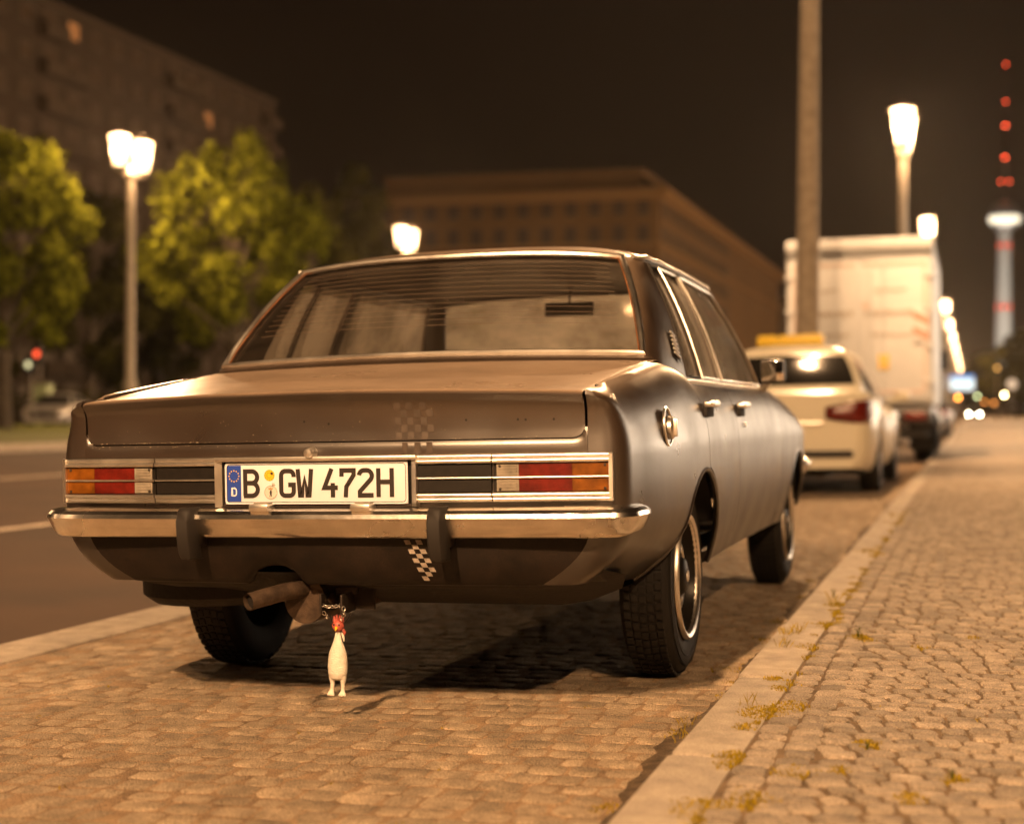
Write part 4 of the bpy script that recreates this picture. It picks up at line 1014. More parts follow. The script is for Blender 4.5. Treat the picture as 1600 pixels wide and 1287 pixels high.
# wheels -------------------------------------------------------------------
WR = .303
def make_wheel():
    w_ = empty('wheel'); w_.parent = car
    mb = MB(); hw = .080
    prof = [(.185, -hw * .78), (.20, -hw * .92), (.235, -hw), (.268, -hw * .97), (.287, -hw * .86), (.2955, -hw * .70), (WR - .002, -hw * .58), (WR, -hw * .3), (WR, hw * .3), (WR - .002, hw * .58), (.2955, hw * .70), (.287, hw * .86), (.268, hw * .97), (.235, hw), (.20, hw * .92), (.185, hw * .78), (.178, hw * .5), (.178, -hw * .5), (.185, -hw * .78)]
    mb.lathe(prof, 56, 'x', cap=False); t = mb.build('tyre', 'tyre', w_, True, 40)
    tr = MB()                                                # tread blocks
    for k in range(64):
        a = 2 * math.pi * k / 64
        for (x, wd, sh) in ((-.048, .019, 0), (-.024, .018, .02), (0, .019, .035), (.024, .018, .02), (.048, .019, 0)):
            aa = a + sh; rot = Matrix.Rotation(aa, 3, 'X'); tr.box(rot @ Vector((x, 0, WR + .001)), (wd, .020, .007), rot)
    tr.build('tread', 'tyre', t, False)
    for r_ in (.245, .272):
        mb = MB(); mb.tube([(hw * .985, r_ * math.cos(a), r_ * math.sin(a)) for a in [2 * math.pi * k / 40 for k in range(40)]], .002, 5, closed=True); mb.build('sidewall_rib', 'tyre', t)
    mb = MB(); mb.lathe([(.196, .066), (.194, .083), (.187, .087), (.177, .084), (.170, .070), (.166, .050), (.150, .030), (.128, .026), (.116, .036), (.098, .048), (.070, .040), (.060, .030), (.0, .028)], 48, 'x', cap=False); rm = mb.build('rim', 'rim', w_, True, 40)
    mb = MB(); mb.lathe([(.197, .076), (.1965, .084), (.190, .0905), (.181, .0885), (.174, .080), (.171, .070)], 56, 'x', cap=False); mb.build('trim_ring', 'chrome', w_, True, 50)
    for k in range(10):
        a = 2 * math.pi * k / 10; mb = MB(); c = Vector((.030, .139 * math.cos(a), .139 * math.sin(a))); rot = Matrix.Rotation(a, 3, 'X'); mb.bbox(c, (.006, .016, .042), .002, rot); mb.build('vent_slot', 'gap', rm)
    mb = MB(); mb.tube([(.0485, .108 * math.cos(a), .108 * math.sin(a)) for a in [2 * math.pi * k / 40 for k in range(40)]], .0055, 6, closed=True); mb.build('hub_ring', 'chrome', w_)
    mb = MB(); mb.lathe([(.062, .030), (.060, .062), (.050, .074), (.030, .080), (0, .082)], 28, 'x'); mb.build('hub_cap', 'panel_black', w_, True, 40)
    mb = MB(); mb.lathe([(.020, .078), (.017, .0835), (0, .084)], 16, 'x'); mb.build('hub_badge', 'chrome', w_)
    for k in range(5):
        a = 2 * math.pi * k / 5; mb = MB(); mb.lathe([(.010, .03), (.009, .058), (0, .060)], 6, 'x', (0, .080 * math.cos(a), .080 * math.sin(a))); mb.build('wheel_nut', 'chrome', rm)
    return w_
wh = make_wheel(); wh.location = (.716, AR, WR)
for (x, y_) in ((-.716, AR), (.722, AF), (-.722, AF)):
    c = copy_tree(wh, car); c.location = (x, y_, WR)
    c.rotation_euler = (random.uniform(0, 6), 0, 0) if x > 0 else (random.uniform(0, 6), 0, math.pi)

# ================================================================== THE RUBBER CHICKEN
def car_pt(p): return Vector((CX, CY, 0)) + Matrix.Rotation(-R(1.647), 3, 'Y') @ Vector(p)
cp = car_pt((.002, .205, .0))
chick = empty('rubber_chicken', cp, 0, 'cream rubber chicken toy with red head hanging by a chain under the sedan bumper', 'toy')
mb = MB()
mb.lathe([(.0, .238), (.007, .236), (.009, .226), (.0125, .212), (.019, .196), (.0245, .180), (.0268, .160), (.0275, .142), (.0262, .126), (.020, .113), (.010, .108), (0, .106)], 24, 'z')
for p in range(len(mb.v)): mb.v[p] = (mb.v[p][0], mb.v[p][1] * .8, mb.v[p][2])
for sg in (-1, 1):
    mb.tube([(sg * .014, 0, .130), (sg * .0165, 0, .112), (sg * .0150, 0, .098), (sg * .0155, -.001, .083), (sg * .0165, -.003, .075)], [.0115, .0085, .0060, .0052, .0062], 12)
    for k in (-1, 0, 1):
        mb.tube([(sg * .0165, -.002, .080), (sg * .0165 + k * .006, -.006, .072), (sg * .0165 + k * .009, -.009 - .002 * (k == 0), .0665)], [.0050, .0042, .0030], 8)
    mb.tube([(sg * .019, 0, .186), (sg * .0225, -.001, .165), (sg * .0225, -.004, .148), (sg * .020, -.006, .137)], [.004, .005, .004, .002], 10)
cb = mb.build('body', 'rubber_skin', chick); rm_ = cb.modifiers.new('r', 'REMESH'); rm_.mode = 'VOXEL'; rm_.voxel_size = .0016; rm_.use_smooth_shade = True
sm_ = cb.modifiers.new('sm', 'SMOOTH'); sm_.iterations = 6; sm_.factor = .5
mb = MB(); mb.lathe([(0, .268), (.008, .267), (.0135, .262), (.0155, .254), (.0135, .246), (.008, .239), (0, .236)], 18, 'z')
for p in range(len(mb.v)):
    x, y_, z = mb.v[p]; k = 1 + .10 * math.sin(40 * math.atan2(y_, x) / 6.28 * 2 + z * 400); mb.v[p] = (x * k * 1.1, y_ * k * .9, z)
hd = mb.build('head', 'chick_red', chick)
mb = MB()
for k, (dx, h) in enumerate(((-.010, .010), (-.003, .014), (.005, .013), (.012, .009))): mb.tube([(dx, 0, .266), (dx * 1.2, -.001, .270 + h)], [.0055, .0025], 8)
mb.tube([(.016, -.004, .246), (.021, -.004, .236), (.020, -.004, .230)], [.004, .0045, .002], 8); mb.build('comb', 'chick_red', hd)
mb = MB(); mb.tube([(0, -.011, .2505), (.001, -.018, .247), (.001, -.022, .243)], [.0045, .003, .001], 8); mb.build('beak', 'yellow', hd)
for sg in (-1, 1):
    mb = MB(); mb.lathe([(0, -.0022), (.0022, -.0014), (.0028, 0)], 8, 'y', (sg * .0075, -.0122, .258)); mb.build('eye', 'ink', hd)
mb = MB(); mb.tube([(-.018, .002, .262), (-.022, .0, .276), (-.024, -.002, .290)], .0012, 6); mb.tube([(.018, .002, .262), (.030, .0, .276), (.038, -.002, .290)], .0012, 6); mb.build('hanging_wire', 'metal_dark', chick)
mb = MB(); mb.tube([(.012, -.003, .236), (.018, -.006, .226), (.020, -.006, .214)], [.002, .0035, .0015], 6); mb.build('wattle', 'rubber_skin', hd)

# ================================================================== STREET LAMPS
bulbs = {}
def make_lamp(glow='lantern'):
    o = empty('street_lamp')
    mb = MB(); mb.lathe([(.36, 0), (.36, .12), (.31, .16), (.30, .30), (.25, .36), (.225, 1.35), (.25, 1.42), (.25, 1.50), (.19, 1.58), (.155, 1.75)], 20); mb.build('pedestal', 'concrete', o)
    mb = MB(); P = []
    for z, r_ in ((1.70, .150), (4.5, .135), (8.35, .105)):
        P.append([(r_ * (1 + .05 * math.cos(10 * a)) * math.cos(a), r_ * (1 + .05 * math.cos(10 * a)) * math.sin(a), z) for a in [2 * math.pi * k / 40 for k in range(41)]])
    mb.grid(P, flip=True); mb.build('post', 'concrete', o)
    mb = MB(); mb.lathe([(.13, 8.32), (.17, 8.38), (.17, 8.46), (.12, 8.52), (.09, 8.72), (.05, 8.80), (0, 8.82)], 20); mb.tube([(0, -.72, 8.50), (0, -.40, 8.46), (0, 0, 8.52), (0, .40, 8.46), (0, .72, 8.50)], .05, 8); mb.build('arm', 'lampmetal', o)
    for sg in (-1, 1):
        la = empty('lantern', (0, sg * .72, 0)); la.parent = o
        mb = MB(); mb.lathe([(.08, 8.46), (.13, 8.55), (.205, 8.62), (.20, 8.655)], 8, a0=R(22.5)); mb.build('lantern_base', 'lampmetal', la, False)
        mb = MB(); mb.lathe([(.185, 8.66), (.33, 9.62)], 8, a0=R(22.5)); mb.build('lantern_glass', glow, la, False)
        ld = bulbs.get(glow)
        if ld is None:
            ld = bulbs[glow] = bpy.data.lights.new('bulb', 'POINT'); ld.energy = LAMP_W * GLOW[glow]; ld.color = LAMP_RGB; ld.shadow_soft_size = .13
        bo = bpy.data.objects.new('bulb', ld); COL.objects.link(bo); bo.parent = la; bo.location = (0, 0, 9.20)
        for k in range(8):
            a = R(22.5 + 45 * k); gb = MB(); gb.tube([(.19 * math.cos(a), .19 * math.sin(a), 8.65), (.335 * math.cos(a), .335 * math.sin(a), 9.63)], .010, 5); gb.build('glazing_bar', 'lampmetal', la)
        mb = MB(); mb.lathe([(.37, 9.63), (.37, 9.67), (.20, 9.78), (.06, 9.84), (.04, 9.92), (0, 9.96)], 8, a0=R(22.5)); mb.build('lantern_cap', 'lampmetal', la, False)
    return o
protos = {}
def place_lamp(x, y_, z, label, group, glow='lantern'):
    if glow not in protos: o = protos[glow] = make_lamp(glow)
    else: o = copy_tree(protos[glow])
    o.location = (x, y_, z); tag(o, label, 'street lamp', group)
    return o
LX_ = -1.95
place_lamp(LX_, -9.4, pz(LX_), 'double-lantern street lamp standing behind the sedan in the parking lane', None)
place_lamp(6.4, -7.5, sz(6.4), 'street lamp on the pavement behind the sedan, beside the lane lamp', None, 'lantern_dim')
place_lamp(LX_ - .15, 20.75, pz(LX_), 'thick concrete street lamp post between the cream taxi and the white truck', None, 'lantern_mid')
for k, y_ in enumerate((46.6, 72.6)):
    place_lamp(LX_, y_, pz(LX_), ('lit double-lantern street lamp rising just behind the white box truck', 'lit double-lantern street lamp second beyond the white box truck')[k], None, 'lantern_mid')
for y_ in (126, 152, 178, 206, 236, 268, 302, 340):
    place_lamp(LX_, y_, pz(LX_), 'distant lit street lamp in the kerbside row far beyond the truck', 'far kerbside lamps', 'lantern_mid')
for k, (y_, lb) in enumerate(((-7, 'street lamp on the grass median level with the lamp behind the sedan'), (19, 'street lamp on the grass median level with the white truck'), (45.2, 'lit double-lantern lamp on the grass median between the two bright green trees'), (71.1, 'lit double-lantern lamp on the grass median just beyond the dark trees'))):
    place_lamp(-26.85, y_, RZ + .13, lb, None, 'lantern_weak' if y_ < 30 else 'lantern_dim')
for y_ in (97, 123):
    place_lamp(-26.85, y_, RZ + .13, 'distant lit street lamp on the grass median hidden beyond the sedan', 'far median lamps', 'lantern_dim')


# ================================================================== OTHER VEHICLES
def simple_wheel(parent, x, y_, r_=.32, w_=.21, m='rim'):
    o = empty('wheel', (x, y_, r_)); o.parent = parent; sg = 1 if x > 0 else -1
    mb = MB(); mb.lathe([(r_ * .62, -w_ / 2), (r_ * .93, -w_ / 2), (r_, -w_ * .36), (r_, w_ * .36), (r_ * .93, w_ / 2), (r_ * .62, w_ / 2)], 28, 'x', cap=False); mb.build('tyre', 'tyre', o, True, 40)
    mb = MB(); mb.lathe([(r_ * .64, sg * w_ * .47), (r_ * .58, sg * w_ * .40), (r_ * .3, sg * w_ * .30), (0, sg * w_ * .34)], 20, 'x', cap=False); mb.build('rim', 'silver', o, True, 40)
    for k in range(5):
        a = 2 * math.pi * k / 5; rot = Matrix.Rotation(a, 3, 'X'); mb = MB(); mb.bbox(rot @ Vector((sg * w_ * .40, 0, r_ * .36)), (.02, .05, r_ * .46), .006, rot); mb.build('spoke', 'silver', o)
def modern_car(name, label, paint, L=4.85, Wd=.925, H=1.47, deck=1.02, hood=.92, gl=(.42, 1.25, 2.65, 3.55), group=None, taillit=False, lh=.20):
    o = empty(name, (0, 0, 0), 0, label, 'car', group)
    zt = spl([(0, deck - .06), (.12, deck - .01), (.5, deck), (1.3, .955), (2.4, .93), (3.4, .93), (L - .7, hood - .06), (L - .15, hood - .16), (L, hood - .26)])
    def zb(y_):
        b = lh + .03
        if y_ < .5: b = lh + .03 + .05 * (1 - y_ / .5)
        for c in (1.12, L - .88):
            if abs(y_ - c) < .37: b = max(b, .30 + math.sqrt(.37 ** 2 - (y_ - c) ** 2))
        return b
    def hw(y_):
        d = min(y_ / .55, (L - y_) / .75, 1); return Wd * (.80 + .20 * math.sqrt(max(0, 1 - (1 - d) ** 2.4)))
    ys = [0, .02, .06, .12, .2, .3, .4, .5] + [1.12 - .37 * math.cos(a) for a in np.linspace(.03, math.pi - .03, 15)] + list(np.linspace(1.6, L - 1.35, 9)) + [L - .88 - .37 * math.cos(a) for a in np.linspace(.03, math.pi - .03, 15)] + [L - .42, L - .3, L - .18, L - .08, L - .02, L]
    ys = sorted(set(round(float(v), 4) for v in ys)); P = []
    for y_ in ys:
        b, t, wv = zb(y_), zt(y_), hw(y_); row = []
        prof = [(.90, 0), (.955, .10), (.985, .28), (1.0, .50), (.995, .68), (.975, .80), (.94, .90), (.88, .965), (.80, .992), (.5, 1.01), (0, 1.02)]
        for (k, f_) in prof:
            z = b + (t - b) * f_; e_ = 0
            if y_ < .2: e_ = (.09 * (abs(f_ - .42) ** 2)) * (1 - y_ / .2)
            row.append((wv * k, y_ + e_, z))
        P.append([(-p[0], p[1], p[2]) for p in row[:-1]] + list(reversed(row)))
    mb = MB(); mb.grid(P)
    n_ = len(P[0]); mb.f.append(tuple(range(n_))); k0 = (len(P) - 1) * n_; mb.f.append(tuple(k0 + i for i in reversed(range(n_))))
    fixn(mb.build('body', paint, o, True, 42))
    mb = MB(); mb.box((0, L / 2, lh + .12), (Wd * 1.66, L - .9, .22)); mb.build('underbody', 'gap', o, False)
    # cabin
    y0, y1, y2, y3 = gl; zb0 = deck; bw, tw = Wd * .86, Wd * .63; zt_ = H - .085; ln = []
    for i in range(7): f_ = i / 6; ln.append(((bw * .90 * f_, y0 + .10 * f_ * f_, zt(y0 + .1) - .01), (tw * .90 * f_, y1 + .06 * f_ * f_, zt_ - .02 * f_), 'rg'))
    ln += [((bw * .97, y0 + .26, zt(y0 + .3) - .02), (tw * .97, y1 + .14, zt_ - .025), 'c'), ((bw, y0 + .55, .93), (tw, y1 + .28, zt_ - .025), 'sg')]
    ln += [((bw * 1.01, lerp(y0 + .55, y3 - .35, f_), .92), (tw * 1.01, lerp(y1 + .28, y2 - .12, f_), zt_ - .022), t) for f_, t in ((.22, 'sg'), (.40, 'sg'), (.47, 'fg'), (.7, 'fg'), (1.0, 'fg'))]
    ln += [((bw * .96, y3 - .22, .92), (tw * .97, y2 - .06, zt_ - .02), 'a')]
    for i in range(7): f_ = 1 - i / 6; ln.append(((bw * .93 * f_, y3 + .05 - .17 * f_ * f_, .91), (tw * .93 * f_, y2 + .04 - .07 * f_ * f_, zt_ - .015 * f_), 'ws'))
    vv = [0, .10, .3, .5, .7, .88, 1.0]
    def G(i, v, off=0.0):
        b, t = Vector(ln[i][0]), Vector(ln[i][1]); p = b.lerp(t, v); q = Vector((p.x, (p.y - (y1 + y2) / 2) * .5, 0)).normalized(); q.z = .4; q.normalize()
        return p + q * (.035 * 4 * v * (1 - v) - off)
    gid = {}
    for i, l in enumerate(ln): gid.setdefault(l[2], []).append(i)
    mb = MB(); nL = len(ln)
    for sg in (1, -1):
        P = [[(sg * p.x, p.y, p.z) for p in [G(i, v) for v in vv]] + [(sg * ln[i][1][0] * s_, lerp((y1 + y2) / 2, ln[i][1][1], s_), H - (H - ln[i][1][2]) * s_ ** 3) for s_ in (.96, .88, .75, .5, .25, 0)] for i in range(nL)]
        mb.grid(P, flip=sg > 0)
    mb.build('cabin', paint, o, True, 50, merge=.0004)
    for key, nm, sides in (('rg', 'rear_window', (0,)), ('ws', 'windscreen', (0,)), ('sg', 'side_window', (1, -1)), ('fg', 'side_window', (1, -1))):
        a, b = gid[key][0], gid[key][-1]
        for sd in sides:
            mb = MB()
            for sg in ((1, -1) if sd == 0 else (sd,)):
                P = [[(sg * p.x, p.y, p.z) for p in [G(i, v, -.006) for v in (.12, .3, .5, .7, .86)]] for i in range(a, b + 1)]; mb.grid(P, flip=sg > 0)
            mb.build(nm, 'glass_dark', o, True, 60, merge=.0004)
    for sg in (1, -1):
        for yw in (1.12, L - .88): simple_wheel(o, sg * (Wd - .13), yw)
        mb = MB(); P = []
        for (x, yy) in ((.42, -.006), (.52, -.004), (.62, .0), (.70, .012), (.76, .04), (.80, .09), (.835, .17), (.855, .26)):
            k = (x - .42) / .42; xx_ = Wd * (x + .085); P.append([(sg * xx_, yy + .012, lerp(.775, .70, k)), (sg * xx_, yy, lerp(.81, .75, k)), (sg * xx_, yy + .004, lerp(.845, .90, k)), (sg * xx_, yy + .016, lerp(.86, .94, min(1, k)))])
        mb.grid(P, flip=sg < 0); tl = mb.build('tail_light', 'red_lens', o)
        sl = tl.modifiers.new('s', 'SOLIDIFY'); sl.thickness = .03; sl.offset = -1
        mb = MB(); mb.bbox((sg * Wd * .74, L - .16, hood - .24), (.34, .24, .13), .04); mb.build('headlight', 'clear_lens', o)
        mb = MB(); mb.bbox((sg * (Wd + .10), y3 - .50, 1.00), (.18, .10, .12), .03); mb.tube([(sg * (Wd - .06), y3 - .45, .95), (sg * (Wd + .06), y3 - .48, .97)], .02, 6); mb.build('door_mirror', paint, o)
        for yy in (1.55, 2.55):
            mb = MB(); mb.bbox((sg * (Wd + .005), yy, .80), (.03, .18, .03), .008); mb.build('door_handle', 'chrome', o)
    mb = MB(); mb.bbox((0, .02, .42), (Wd * 1.55, .10, .07), .02); mb.build('rear_bumper_trim', 'panel_black', o)
    mb = MB(); mb.bbox((0, -.012, .62), (.52, .012, .11), .003); mb.build('number_plate', 'plate', o)
    mb = MB(); mb.bbox((0, -.010, .72), (.9, .02, .025), .006); mb.build('boot_trim', 'chrome', o)
    mb = MB(); mb.bbox((0, L - .01, .52), (Wd * 1.3, .05, .22), .02); mb.build('grille', 'panel_black', o)
    return o
TX, TY = -1.80, 15.15
taxi = modern_car('taxi', 'cream taxi sedan with yellow roof sign parked ahead of the black sedan', 'cream', H=1.565, deck=1.06, gl=(.34, .98, 2.65, 3.6), Wd=.94)
taxi.location = (TX, TY, pz(TX)); taxi.rotation_euler = (0, -R(1.647), R(-.6)); taxi['category'] = 'taxi'
rs = empty('roof_sign', (-.06, 1.75, 1.552)); rs.parent = taxi
mb = MB(); mb.bbox((0, 0, .072), (.72, .14, .12), .035); mb.build('sign_body', mat('taxi_sign_yellow', (.75, .48, .02), .4, emit=(1, .62, .05), estr=.10), rs)
mb = MB(); mb.bbox((0, 0, .01), (.64, .16, .03), .01); mb.build('sign_base', 'panel_black', rs)
mb = MB(); x = -.155
for S, wd in (([[(0, .07), (.06, .07)], [(.03, .07), (.03, 0)]], .075), ([[(0, 0), (.03, .07), (.06, 0)], [(.012, .025), (.048, .025)]], .078), ([[(0, 0), (.055, .07)], [(0, .07), (.055, 0)]], .072), ([[(.01, 0), (.01, .07)]], .02)):
    for s_ in S: ribbon(mb, [(x + p[0], .05 + p[1]) for p in s_], .014, False, -.0665)
    x += wd + .01
mb.build('sign_letters', 'ink', rs, False)
# box truck
TRX, TRY = -1.66, 24.6
truck = empty('box_truck', (TRX, TRY, pz(TRX)), 0, 'white box truck with faded red trim stripes parked beyond the taxi', 'truck')
truck.rotation_euler = (0, -R(.8), 0); truck.scale = (.90, 1, 1)
mb = MB(); mb.bbox((0, 3.1, 2.27), (2.50, 6.1, 2.62), .03); mb.build('cargo_box', 'white_box', truck)
for sg in (-1, 1):
    d = empty('cargo_door', (sg * .61, 0, 2.13)); d.parent = truck
    mb = MB(); mb.bbox((0, .03, 0), (1.17, .05, 2.20), .01); mb.build('door_leaf', 'white_box', d)
    for x in (.20, .42):
        mb = MB(); mb.tube([(-sg * x, -.012, -1.05), (-sg * x, -.012, 1.05)], .016, 8); mb.build('lock_bar', 'white_box', d)
    for z in (-.8, -.25, .3, .85):
        mb = MB(); mb.bbox((sg * .57, -.006, z), (.16, .03, .06), .006); mb.build('hinge', 'white_box', d)
    mb = MB(); mb.box((sg * .50, -.001, .05), (.05, .008, 2.0)); mb.build('stripe', 'pink', d, False)
    mb = MB(); mb.box((-sg * .03, -.001, 1.03), (1.02, .008, .05)); mb.build('stripe', 'pink', d, False)
    mb = MB(); mb.box((-sg * .03, -.001, -.97), (1.02, .008, .05)); mb.build('stripe', 'pink', d, False)
    for (z, x0, x1, h) in ((.62, -.30, .20, .05), (.26, -.46, .46, .10), (-.08, -.40, .40, .06)):      # faded, unreadable print
        mb = MB(); x = x0
        while x < x1:
            l = random.uniform(.03, .07); mb.box((x + l / 2 - sg * .05, -.0025, z + random.uniform(-.01, .01)), (l * .7, .004, h * random.uniform(.6, 1))); x += l
        mb.build('faded_print', 'greytext', d, False)
mb = MB(); mb.add([(.05, -.002, 2.50), (.12, -.002, 2.42), (.19, -.002, 2.50), (.12, -.002, 2.60)], [(0, 1, 2, 3)]); mb.build('red_mark', 'pink', truck, False)
mb = MB(); mb.bbox((.42, -.008, 1.62), (.17, .006, .24), .002); mb.build('yellow_sticker', 'yellow', truck)
wp = empty('warning_panel', (1.05, -.016, 2.20)); wp.parent = truck
mb = MB(); mb.bbox((0, 0, 0), (.28, .01, .56), .003); mb.build('panel_board', 'white_box', wp)
for z in (-.16, .08):
    mb = MB(); mb.add([(-.135, -.007, z + .14), (-.135, -.007, z + .02), (.135, -.007, z - .10), (.135, -.007, z + .02)], [(0, 1, 2, 3)]); mb.build('red_band', mat('band_red', (.46, .26, .20), .5), wp, False)
mb = MB(); mb.bbox((0, -.02, 3.47), (2.50, .06, .16), .02); mb.build('roof_header', 'white_box', truck)
mb = MB(); mb.bbox((0, .02, .78), (2.42, .12, .26), .03); mb.build('tail_beam', 'darkcar', truck)
mb = MB(); mb.bbox((0, .25, .48), (2.30, .10, .12), .02); mb.build('underrun_bar', 'panel_black', truck)
mb = MB(); mb.box((0, 3.2, .80), (.9, 6.0, .22)); mb.build('chassis', 'gap', truck, False)
for sg in (-1, 1):
    mb = MB(); mb.bbox((sg * .95, -.05, .78), (.36, .04, .12), .01); mb.build('tail_light', 'red_lens', truck)
    simple_wheel(truck, sg * 1.03, 1.9, .42, .34); simple_wheel(truck, sg * 1.05, 6.9, .42, .28)
    mb = MB(); mb.box((sg * 1.0, 1.35, .46), (.42, .02, .50)); mb.build('mud_flap', 'rubber', truck, False)
mb = MB(); mb.bbox((0, 7.25, 1.55), (2.2, 1.9, 2.0), .18); mb.build('cab', 'white_box', truck)
mb = MB(); mb.bbox((0, 8.16, 1.9), (1.9, .10, .8), .04); mb.build('windscreen', 'glass_dark', truck)
for sg in (-1, 1):
    mb = MB(); mb.bbox((sg * 1.09, 7.5, 1.95), (.05, .9, .6), .02); mb.build('cab_window', 'glass_dark', truck)
    mb = MB(); mb.bbox((sg * 1.30, 8.1, 1.9), (.16, .10, .42), .03); mb.build('wing_mirror', 'panel_black', truck)
# dark cars beyond the truck, silver car across the street
dc = modern_car('parked_car', 'dark parked car half hidden directly beyond the white truck', 'darkcar', gl=(.42, 1.2, 2.6, 3.5)); dc.location = (-1.62, 38.0, pz(-1.7))
d2 = copy_tree(dc); d2.location = (-1.55, 50.5, pz(-1.7)); tag(d2, 'dark parked car farther along the kerb, second beyond the white truck')
d3 = copy_tree(dc); d3.location = (-1.55, 58.5, pz(-1.7)); tag(d3, 'dark parked car farther along the kerb, third beyond the white truck')
sc_ = modern_car('parked_car', 'silver car parked across the street beside the grass median lamp', 'silver', L=4.5, H=1.43); p = at_depth(118, 640, 66); sc_.location = (p.x, p.y, RZ); sc_.rotation_euler = (0, 0, R(196))

# ================================================================== TREES
def make_tree(name, label, x, y_, z0, h, cr, cb, nl, leaf, mleaf, seed, group='street trees', squash=1.0, lobes=16):
    rr = np.random.default_rng(seed); o = empty(name, (x, y_, z0), rr.uniform(0, 6), label, 'tree', group)
    tk = MB(); tr = .022 * h
    tk.tube([(0, 0, -.1), (.02 * h * .1, 0, cb * .6), (.03 * cr, .02 * cr, cb + .15 * (h - cb)), (0, 0, h * .8)], [tr * 1.25, tr, tr * .75, tr * .25], 10)
    cen = []
    for k in range(lobes):
        zf = (k + .5) / lobes; zz = lerp(cb + .08 * (h - cb), h * .93, zf); env = math.sin(math.pi * (.16 + .80 * zf) ** .85) ** .75
        a = k * 2.399 + rr.uniform(-.4, .4); d = cr * env * rr.uniform(.40, .80)
        c = np.array([d * math.cos(a), d * math.sin(a) * squash, zz + rr.uniform(-.3, .3)]); cen.append((c, cr * rr.uniform(.16, .30) * (.6 + .5 * env)))
        st = lerp(cb * .75, h * .6, zf); tk.tube([(0, 0, st), tuple((c + np.array([0, 0, st])) / 2 + np.array([0, 0, .1])), tuple(c)], [tr * .42, tr * .26, tr * .08], 6)
    tk.build('trunk', 'bark', o)
    wts = np.array([q[1] ** 2 for q in cen]); wts /= wts.sum(); pick = rr.choice(len(cen), nl, p=wts)
    C_ = np.array([cen[i][0] for i in pick]); R_ = np.array([cen[i][1] for i in pick])
    dv = rr.normal(size=(nl, 3)); dv /= np.linalg.norm(dv, axis=1)[:, None]; rad = R_ * rr.uniform(.35, 1.12, nl) ** .55
    clump = 1 + .22 * np.sin(dv[:, 0] * 7 + C_[:, 0] * 3) * np.sin(dv[:, 1] * 6 + C_[:, 2]) 
    ctr = C_ + dv * (rad * clump)[:, None] * np.array([1, 1, .85])
    n1 = dv + rr.normal(size=(nl, 3)) * .7 + np.array([0, 0, .3]); n1 /= np.linalg.norm(n1, axis=1)[:, None]
    t1 = np.cross(n1, rr.normal(size=(nl, 3))); t1 /= np.linalg.norm(t1, axis=1)[:, None]; t2 = np.cross(n1, t1)
    s_ = leaf * rr.uniform(.6, 1.3, nl)[:, None]
    V = np.empty((nl, 4, 3)); V[:, 0] = ctr - t1 * s_; V[:, 1] = ctr + t2 * s_ * .55; V[:, 2] = ctr + t1 * s_; V[:, 3] = ctr - t2 * s_ * .55
    me = bpy.data.meshes.new('crown'); me.from_pydata(V.reshape(-1, 3).tolist(), [], np.arange(nl * 4).reshape(nl, 4).tolist()); me.materials.append(M[mleaf])
    c = bpy.data.objects.new('crown', me); COL.objects.link(c); c.parent = o; attr_rnd(c, rr.random(nl))
    return o
def tree_at(px, Z, label, h, cr, cb, seed, m='leaf_lit', nl=7000, leaf=.16, name='linden_tree', group='street trees', z0=.08, lobes=18):
    p = at_depth(px, 640, Z); return make_tree(name, label, p.x, p.y, z0, h, cr, cb, nl, leaf, m, seed, group, lobes=lobes)
tree_at(366, 57, 'bright yellow-green tree lit by the median lamp beside it', 11.3, 3.9, 3.3, 3, nl=8500, lobes=27)
tree_at(6, 49, 'large green tree standing left of the median lamp', 10.0, 3.2, 2.4, 5, nl=8000, lobes=26)
tree_at(548, 96, 'dark green tree in shade behind the bright tree', 16.5, 5.2, 3, 8, 'leaf_shade', 7000, .24)
tree_at(478, 88, 'dark tree pressed against the bright tree on its far side', 14.0, 4.2, 3, 9, 'leaf_shade', 6000, .24)
tree_at(138, 84, 'black silhouetted tree behind the median lamp post', 13.5, 4.4, 2.5, 10, 'leaf_shade', 6000, .24)
tree_at(250, 98, 'dark tree before the slab block, behind the lamp and bright tree', 11.5, 4.6, 1.5, 12, 'leaf_shade', 6000, .25)
tree_at(-60, 92, 'dark tree before the slab block, behind the large green tree', 12.5, 4.6, 1.5, 14, 'leaf_shade', 5000, .25)
tree_at(712, 118, 'small tree catching lamp light in front of the corniced building', 13.2, 3.0, 3, 15, 'leaf_lit', 3000, .24)
tree_at(612, 112, 'dark tree rising beside the far median lamp', 14.5, 4.4, 3, 17, 'leaf_shade', 5000, .25)
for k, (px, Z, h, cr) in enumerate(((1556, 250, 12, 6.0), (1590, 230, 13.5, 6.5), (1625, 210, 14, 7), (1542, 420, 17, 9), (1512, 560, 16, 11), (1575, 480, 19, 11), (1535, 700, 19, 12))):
    tree_at(px, Z, 'dark tree in the far row beyond the pavement, below the television tower', h, cr, 2, 30 + k, 'leaf_shade', 2600, .5, group='far trees below the tower', z0=.2, lobes=14)
# hedge and fence by the silver car
hp = at_depth(255, 640, 78)
hedge = empty('hedge', (hp.x, hp.y, RZ), R(20), 'low dark hedge behind the silver car across the street', 'hedge')
rr = np.random.default_rng(55); mb = MB()
for k in range(5000):
    c = Vector((rr.uniform(-14, 14), rr.uniform(-.7, .7), rr.uniform(0, 1.5 + .3 * math.sin(k)))); t1 = Vector(rr.normal(size=3)).normalized() * .12; t2 = t1.orthogonal().normalized() * .08; mb.add([c - t1, c + t2, c + t1, c - t2], [(0, 1, 2, 3)])
hl = mb.build('foliage', 'leaf_shade', hedge, False); attr_rnd(hl, rr.random(5000))
mb = MB(); mb.box((0, 0, .5), (27.6, .7, 1.0)); mb.build('branches', 'bark', hedge, False)

